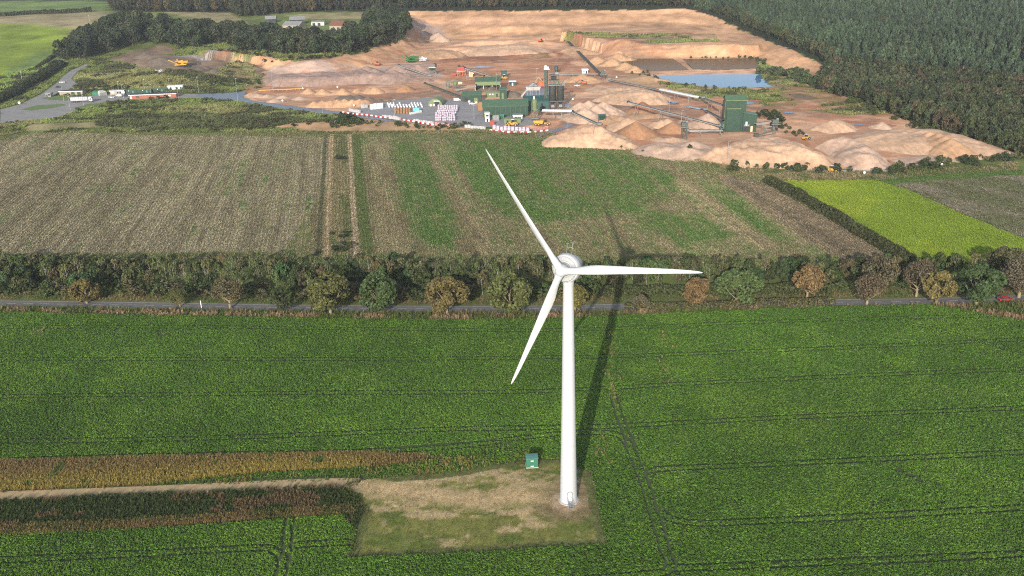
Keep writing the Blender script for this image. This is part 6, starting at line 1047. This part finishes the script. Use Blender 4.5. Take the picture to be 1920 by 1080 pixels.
shed('white_cabin', 'white cabin with green doors at the right end of the container row', 'cabin', 329, 169, 27, 4, 3.0, 0, 'white_paint', 'white_paint', R(5), [(-.3, 1.3, 2.2, 'green'), (.1, 1.6, 2.3, 'green'), (.38, 1.2, 2.2, 'green')], [])
def container(label, px, py, wpx):
    (x, y, z), m = at(px, py); wd = wpx * m; t = thing('shipping_container', label, 'container', (x, y, z), R(5), 'green containers behind the brick building'); part('box', MB().box((0, 1.2, 1.35), (wd, 2.4, 2.6)), 'green', t); part('roof', MB().box((0, 1.2, 2.7), (wd + .04, 2.44, .1)), 'green_roof', t)
    for k in range(3): part('rib', MB().box((-wd * .38 + k * wd * .38, -.05, 1.35), (.3, .1, 2.4)), 'teal', t)
    part('door', MB().box((wd * .18, -.06, 1.2), (1.0, .1, 2.0)), 'green_box_roof', t); part('lamp', MB().box((-wd * .1, -.12, 2.2), (.6, .2, .6)), 'white_paint', t)
container('green container next to the cream and white cabin', 245, 176, 25); container('middle green container behind the brick roof', 271, 175, 26); container('green container next to the white cabin with green doors', 299, 173, 29)
(x, y, z), m = at(180, 179); t = thing('storage_tank', 'rounded bright green tank shelter behind the lorry cab', 'tank', (x, y, z), R(-10)); part('shell', MB().lathe([(0, .1), (.1, 2.4), (4.5, 2.4), (5.4, 1.6), (5.6, 0)], (-2.5, 1.5, .6), (1, 0, 0), 18), 'green_box', t, True); part('base', MB().box((0, 1.5, .3), (5.6, 3.2, .7)), 'green', t)
(x, y, z), m = at(193, 179); t = thing('covered_skip', 'grey-white sheeted bulk container between the green tank and the cream cabin', 'container', (x, y, z), R(38)); part('body', MB().box((0, 2, 1.2), (5, 7.5, 2.2)), 'blockgrey', t); part('sheet', MB().prism([(-2.6, 2.3), (-1.8, 3.0), (1.8, 3.0), (2.6, 2.3)], -1.9, 5.9, 'y'), 'plaster', t); part('end_frame', MB().box((0, -1.85, 1.3), (5.2, .2, 2.5)), 'rail', t)
# farm on the rise
shed('farm_barn', 'red-roofed stone farm barn among the oaks', 'barn', 632, 58, 30, 14, 5, 4, 'stone', 'tile', R(-16), [(.1, 3, 3.4, 'dark')]); shed('farm_barn', 'black-fronted grey roofed farm shed beyond the oaks', 'barn', 558, 46, 27, 12, 5, 2.5, 'felt', 'slate', R(12), [(-.2, 3, 4, 'dark'), (.2, 3, 4, 'dark')]); shed('farm_barn', 'long grey metal roofed farm shed nearest the oaks', 'barn', 546, 55, 34, 16, 4, 3, 'stone', 'slate', R(-14), [(.2, 3, 3, 'dark')]); shed('farm_barn', 'small dark barn at the left of the farm', 'barn', 508, 44, 19, 10, 4.5, 2.5, 'felt', 'slate', R(8), [(.0, 2, 3, 'dark')]); shed('farm_shed', 'pale open farm shed behind the red-roofed barn', 'barn', 596, 48, 24, 8, 3.4, .8, 'plaster', 'slate', 0, [(-.3, 3, 2.6, 'dark'), (.1, 3, 2.6, 'dark')])

# ------------------------------------------------------------------ lamp posts, poles, signs
def lamp(label, px, py, hpx, arm=1.2, r=.11):
    (x, y, z), m = at(px, py); h = hpx * m * 1.02; t = thing('lamp_post', label, 'lamp post', (x, y, z), 0, 'grey lamp posts of the quarry'); part('pole', MB().tube((0, 0, -.2), (0, 0, h), r * 1.25, r * .8, 8), 'steel', t); part('lamp_head', MB().box((arm * .4, 0, h + .06), (arm, .34, .16)), 'steel', t); part('base', MB().lathe([(0, .26), (.7, .26), (.8, .16)], (0, 0, 0), (0, 0, 1), 10), 'steel', t)
for a in [('lamp post on the grass island left of the lorry', 120, 189, 25), ('lamp post at the road edge in front of the lorry trailer', 132, 206, 24), ('lamp post in front of the middle of the lorry', 157, 198, 18), ('lamp post behind the left corner of the cream and white cabin', 224, 178, 24), ('hooped lamp post by the white van', 232, 184, 24), ('lamp post over the green containers', 272, 172, 22), ('lamp post in front of the second green container', 284, 182, 22), ('lamp post beside the white cabin', 319, 168, 19), ('lamp post at the right end of the brick building', 335, 186, 18), ('lamp post by the bend of the dark wet road', 373, 174, 28), ('tall lamp post standing in the dark wet road', 446, 187, 38), ('lamp post behind the yellow barrier rail', 512, 168, 34), ('lamp post in front of the row of merged sand heaps', 605, 212, 36), ('lamp post among the white pallets', 740, 216, 28), ('faint lamp post at the corner of the bag stacks', 889, 224, 26), ('lamp post in front of the open-fronted shed', 931, 171, 31), ('tall lamp post left of the silos', 1007, 172, 42), ('lamp post in front of the hopper plant', 998, 184, 26), ('lamp post in front of the big oval stockpile', 1254, 221, 38), ('lamp post under the long stockpile conveyor', 1277, 244, 36), ('lamp post at the edge of the field before the great stockpile', 1364, 307, 42), ('lamp post in the pale stockpile at the yard corner', 1112, 271, 36)]: lamp(*a)
def upole(label, px, py, hpx):
    (x, y, z), m = at(px, py); h = hpx * m; t = thing('utility_pole', label, 'utility pole', (x, y, z), 0, 'wooden poles in the grass field'); part('pole', MB().tube((0, 0, -.2), (0, 0, h), .16, .11, 7), 'conc', t); part('crossarm', MB().box((0, 0, h - .4), (1.8, .14, .16)), 'conc', t)
upole('wooden pole in the grass field nearest the lane hedge', 42, 152, 19); upole('wooden pole half way up the grass field', 117, 90, 12); upole('wooden pole at the corner of the oak clump', 168, 40, 12)
def sign(label, px, py, r=.6, h=1.6):
    (x, y, z), m = at(px, py); t = thing('round_sign', label, 'sign', (x, y, z), 0, 'small white site signs'); part('post', MB().tube((0, 0, -.1), (0, 0, h), .06, n=6), 'steel', t); part('sign_face', MB().tube((0, -.1, h), (0, 0, h), r, n=18), 'white_paint', t)
for a in [('white round sign at the mouth of the left lane', 37, 197, .9, 1.6), ('white round sign at the end of the yellow rail', 568, 170), ('white round sign between the small sand cones', 633, 167), ('white round sign near the lone sand cone', 748, 170), ('white round sign at the edge of the storage ground', 530, 193), ('white round sign right of the row of heaps', 664, 202), ('white round sign right of the silos', 1074, 191), ('small white sign on the right field bank', 1765, 315), ('small white sign on the bank left of the shrubs', 1620, 330), ('white round sign by the transfer tower', 1156, 149)]: sign(*a)
p = G(378, 578); t = thing('marker_post', 'thin white marker post beside the road', 'post', (p[0], p[1], .03)); part('post', MB().box((0, 0, 1.3), (.22, .16, 2.8)), 'white_paint', t); part('cap', MB().box((0, 0, 2.75), (.26, .2, .1)), 'dark', t)
# yellow barrier rail
q0, q1 = P(485, 172), P(566, 169); t = thing('barrier_rail', 'long yellow barrier rail at the left of the sand storage', 'rail', q0); d = q1 - q0; part('rail', MB().beam((0, 0, 1.0), d + np.array([0, 0, 1.0]), .3, .5), 'yellow', t)
for k in range(10): f = (k + .5) / 10; part('post', MB().box(d * f + np.array([0, 0, .45]), (.2, .2, 1.0)), 'yellow', t)

# ------------------------------------------------------------------ repeated small things in the yard
def row(px, sp, make):
    c = np.array([P(*q)[:2] for q in px]); d = np.concatenate([[0], np.cumsum(np.linalg.norm(np.diff(c, axis=0), axis=1))]); n = int(d[-1] / sp)
    for i in range(n):
        s = (i + .5) * sp; j = min(np.searchsorted(d, s) - 1, len(c) - 2); f = (s - d[j]) / (d[j + 1] - d[j]); q = c[j] * (1 - f) + c[j + 1] * f; e = c[j + 1] - c[j]; make(i, q[0], q[1], math.atan2(e[1], e[0]))
jersey = [(-.32, 0), (-.32, .25), (-.14, .5), (-.11, 1.0), (.11, 1.0), (.14, .5), (.32, .25), (.32, 0)]
def protoobj(name, mb, m): o = part(name, mb, m); COL.objects.unlink(o); return o
bar = {k: protoobj('road_barrier', MB().prism([(a, b) for a, b in jersey], -.95, .95, 'x'), m) for k, m in (('red', 'red'), ('white', 'white_paint'))}
def barrier(row_name):
    def f(i, x, y, a): c = bar['red' if i % 2 else 'white']; o = c.copy(); COL.objects.link(o); o.location = (x, y, float(hz(x, y)) + .12); o.rotation_euler = (0, 0, a); o.scale = (1, 1, .9); tag(o, '%s plastic barrier in the %s' % ('red' if i % 2 else 'white', row_name), 'barrier', '%s barriers in the %s' % ('red' if i % 2 else 'white', row_name))
    return f
row([(642, 212), (700, 219), (760, 227), (815, 236)], 2.0, barrier('row along the left yard edge')); row([(918, 246), (960, 250), (1000, 250), (1032, 245)], 2.0, barrier('row below the largest shed'))
def blockstack(mm, lab, group, wd=1.9, d=1.2, h=1.7, nm='block_pallet'):
    b = MB()
    for k in range(3): b.box((0, 0, .2 + h * (k + .5) / 3), (wd - .06 * k, d - .05 * k, h / 3 - .05))
    b.box((0, 0, .07), (wd, d, .12)); pr = protoobj(nm, b, mm)
    def f(i, x, y, a): o = pr.copy(); COL.objects.link(o); o.location = (x, y, float(hz(x, y)) + .16); o.rotation_euler = (0, 0, a + random.uniform(-.06, .06)); o.scale = (1, 1, random.uniform(.85, 1.15)); tag(o, lab, 'pallet', group)
    return f
bg = lambda s: (M['blockgrey'], 'grey block pallet in the row %s' % s, 'grey block pallets %s' % s)
for pts, s in (([(655, 209), (676, 213)], 'at the left tip of the yard'), ([(718, 221), (752, 226)], 'behind the barriers near the middle'), ([(776, 229), (814, 235)], 'left of the pink blocks'), ([(872, 240), (915, 245)], 'along the front yard wall')): row(pts, 2.1, blockstack(*bg(s)))
row([(924, 245), (1000, 249)], 2.3, blockstack(M['bag'], 'white streaked bag pallet behind the lower barrier row', 'white pallets behind the lower barriers', 1.9, 1.4, 2.6)); row([(816, 236), (858, 240)], 2.0, blockstack(M['blockpink'], 'pink red block pallet in the front yard wall', 'pink red block pallets'))
row([(1000, 246), (1028, 242)], 2.2, blockstack(M['blockpink'], 'pink red block pallet right of the white pallets', 'pink red pallets right of the white ones', 1.9, 1.2, 1.4))
for yy in (200, 203): row([(694, yy + 3), (722, yy)], 2.2, blockstack(M['paleblue'], 'pale blue wrapped pallet near the sand heaps', 'pale blue wrapped pallets', 2.0, 1.6, 2.2))
row([(678, 204), (692, 202)], 2.2, blockstack(M['blockgrey'], 'greyish pallet left of the pale blue ones', 'greyish pallets beside the pale blue ones', 2, 1.6, 2))
for yy in (207, 210, 213): row([(740, yy), (776, yy + 1)], 1.9, blockstack(M['timber'], 'brown timber pallet stack in the left yard', 'brown timber pallet stacks', 1.4, 1.2, 1.3, 'timber_pallet'))
row([(776, 209), (788, 210)], 2.4, blockstack(M['tealcover'], 'teal covered pallet beside the timber stacks', 'teal covered pallets', 2.2, 2, 2.0)); row([(768, 216), (792, 211)], 1.6, blockstack(M['white_paint'], 'white block in the short slanting row by the teal pallets', 'white blocks by the teal pallets', 1.2, 1.2, 1.2))
bb = MB().lathe([(0, .52), (.12, .66), (.6, .72), (1.1, .66), (1.25, .35), (1.4, .2)], (0, 0, 0), (0, 0, 1), 8); bagp = protoobj('bulk_bag', bb, 'bag'); wbag = protoobj('white_bag', MB().lathe([(0, .5), (.15, .62), (.7, .66), (1.1, .5), (1.2, .15)], (0, 0, 0), (0, 0, 1), 8), 'white_paint')
for r_ in range(6):
    for c in range(9):
        px, py = 818 + c * 4.2 + (5 if r_ < 3 else 0) - (2 if r_ == 2 else 0) + random.uniform(-.6, .6), 205 + r_ * 4.4 + random.uniform(-.5, .5); p = P(px, py)
        for lv in range(2): o = bagp.copy(); COL.objects.link(o); o.location = (p[0], p[1], p[2] + .16 + lv * 1.35); o.rotation_euler = (0, 0, random.random() * 3); tag(o, 'white streaked bulk bag in the %s layer of the block of bags' % ('upper' if lv else 'lower'), 'bag', 'bulk bags, %s layer' % ('upper' if lv else 'lower'))
for r_ in range(3):
    for c in range(12):
        if random.random() < .15: continue
        p = P(727 + c * 5.6 + r_ * 1.6, 196 + r_ * 3.2); o = wbag.copy(); COL.objects.link(o); o.location = (p[0], p[1], p[2] + .16); o.scale = (.95, .95, 1.05); tag(o, 'bright white bag in the loose rows left of the arched hut', 'bag', 'bright white bags in loose rows')
for i, (px, py) in enumerate([(808, 200), (814, 200), (730, 199), (738, 200), (893, 195), (880, 193)]): p = P(px, py); o = wbag.copy(); COL.objects.link(o); o.location = (p[0], p[1], p[2] + .16); o.scale = (1.4, 1.4, 1.2); tag(o, ['white bag at the left foot of the arched hut', 'white bag in the doorway of the arched hut', 'first white bag beyond the pale blue pallets', 'second white bag beyond the pale blue pallets', 'white bag right of the low green shed', 'white bag in front of the low green shed'][i], 'bag')

# ------------------------------------------------------------------ shrubs round the quarry
def shrubs(label, group, pts, n, smin, smax, cols, kind='bush', nm='shrub', spread=3):
    c = catmull([tuple(P(*q)[:2]) for q in pts], 20)
    for i in range(n):
        q = c[random.randrange(len(c))] + np.array([random.gauss(0, spread), random.gauss(0, spread)]); s = random.uniform(smin, smax); tree(nm, kind, (q[0], q[1], float(hz(*q)) - .1), s * random.uniform(.9, 1.3), s, jit(random.choice(cols), .25), label, 'bush', group)
G1 = [(.05, .065, .022), (.07, .085, .028), (.045, .07, .028)]
shrubs('dark green shrub on the sandy bank in front of the barriers', 'shrubs on the bank before the barriers', [(620, 240), (680, 234), (760, 238), (830, 243), (860, 240)], 46, 1.8, 4.2, G1, spread=3.5); shrubs('dark green shrub in the clump at the left of the sandy bank', 'shrubs in the clump left on the bank', [(625, 236), (645, 229), (668, 234)], 16, 3.5, 5.5, [(.045, .06, .02)], spread=3)
shrubs('small conifer-like bush along the quarry road by the yellow-green field', 'bushes along the quarry road', [(1400, 312), (1480, 320), (1560, 322), (1640, 326), (1690, 324)], 26, 2, 4.4, G1, spread=2.5, nm='roadside_bush'); shrubs('bush in the row along the bank at the right field corner', 'bushes along the right field corner', [(1690, 322), (1760, 312), (1830, 306), (1910, 298)], 52, 2.2, 4.8, G1, spread=3.2, nm='bank_bush')
for i, (px, py, s) in enumerate([(1374, 325, 6.5), (1292, 290, 5.2), (1134, 275, 3.2), (1537, 328, 5), (1165, 280, 2), (1206, 288, 2.2), (1250, 294, 2), (1496, 326, 4.4)]): p = P(px, py); tree('lone_shrub', 'bush', (p[0], p[1], p[2]), s * (.8 if i == 1 else 1.0), s, jit((.06, .08, .028), .2), ['largest round shrub at the field edge below the great stockpile', 'upright shrub at the field edge left of the tall lamp post', 'lone shrub in front of the long pale stockpile', 'round shrub at the top of the yellow-green field', 'tiny shrub right of the long pale stockpile', 'small shrub on the field edge under the orange cone', 'low shrub on the field edge under the sand slope', 'shrub left of the round one above the yellow-green field'][i], 'bush')
shrubs('grey-green willow bush between the blue pond and the right sand face', 'willows right of the blue pond', [(1440, 140), (1480, 142), (1510, 152), (1530, 160)], 46, 4, 7.5, [(.085, .105, .05), (.075, .10, .04)], spread=6, nm='willow_bush'); shrubs('bush on the edge of the right dark pond', 'bushes round the right dark pond', [(1290, 111), (1340, 110.5), (1400, 109.5), (1424, 112), (1436, 124)], 26, 1.4, 3, G1, spread=1, nm='pond_bush'); shrubs('dark round bush right of the annex building', 'bushes right of the annex', [(1415, 222), (1440, 222), (1455, 232)], 10, 4, 6.5, [(.045, .06, .02)], spread=2.5, nm='round_bush'); shrubs('scrubby bush on the sandy slope below the annex conveyors', 'scrub below the annex conveyors', [(1462, 238), (1480, 246), (1500, 256)], 16, 1.6, 3, G1, spread=3, nm='scrub_bush')
shrubs('low bush on the bank before the blue pond', 'bushes before the blue pond', [(1170, 130), (1200, 140), (1240, 156), (1300, 164), (1400, 172)], 30, 1.5, 3, [(.06, .075, .03), (.09, .09, .04)], spread=4, nm='low_bush'); shrubs('dark bush on the grass slope left of the gravel heap', 'bushes left of the gravel heap', [(370, 160), (420, 158), (470, 156), (490, 158)], 22, 2, 4, G1, spread=4, nm='slope_bush'); shrubs('scrub bush behind the entrance cabins', 'scrub behind the entrance cabins', [(140, 162), (200, 166), (250, 165), (310, 162)], 30, 1.6, 3.4, G1, spread=3.5, nm='scrub_bush')
shrubs('bush on the rough grass in front of the brick building', 'bushes in front of the brick building', [(130, 208), (230, 206), (262, 190), (300, 188), (200, 214)], 26, 1.5, 3.4, G1, spread=4, nm='grass_bush'); shrubs('dark bush in the scrub band above the stubble field', 'bushes in the scrub band', [(180, 226), (260, 222), (360, 224), (450, 230), (560, 236)], 60, 1.5, 3.2, [(.05, .06, .022), (.075, .065, .03)], spread=6, nm='scrub_bush'); shrubs('bush under the oaks along the left sand face', 'bushes along the top of the left sand face', [(410, 96), (480, 104), (560, 112), (630, 106), (740, 80)], 50, 2, 4, [(.035, .045, .017)], spread=3, nm='oak_edge_bush')
shrubs('sapling on the grass between the right sand face and the wood', 'saplings at the foot of the right wood', [(1545, 160), (1600, 192), (1660, 214), (1730, 242), (1800, 264)], 40, 2.5, 5.5, [(.075, .09, .03), (.06, .075, .025)], spread=4, nm='sapling')

# ------------------------------------------------------------------ the air between
hm = bpy.data.materials.new('haze'); hm.use_nodes = True; hn = hm.node_tree; hn.nodes.remove(hn.nodes['Principled BSDF']); hv = hn.nodes.new('ShaderNodeVolumePrincipled')
hv.inputs['Color'].default_value = (.82, .89, 1, 1); hv.inputs['Density'].default_value = .00006; hv.inputs['Anisotropy'].default_value = 0.0; hn.links.new(hv.outputs[0], hn.nodes['Material Output'].inputs['Volume'])
hz_o = mesh_obj('haze', *(lambda b: (b.v, b.f))(MB().box((0, 1700, 65), (3600, 3500, 136))), hm); tag(hz_o, kind='stuff')
sc.cycles.volume_bounces = 0
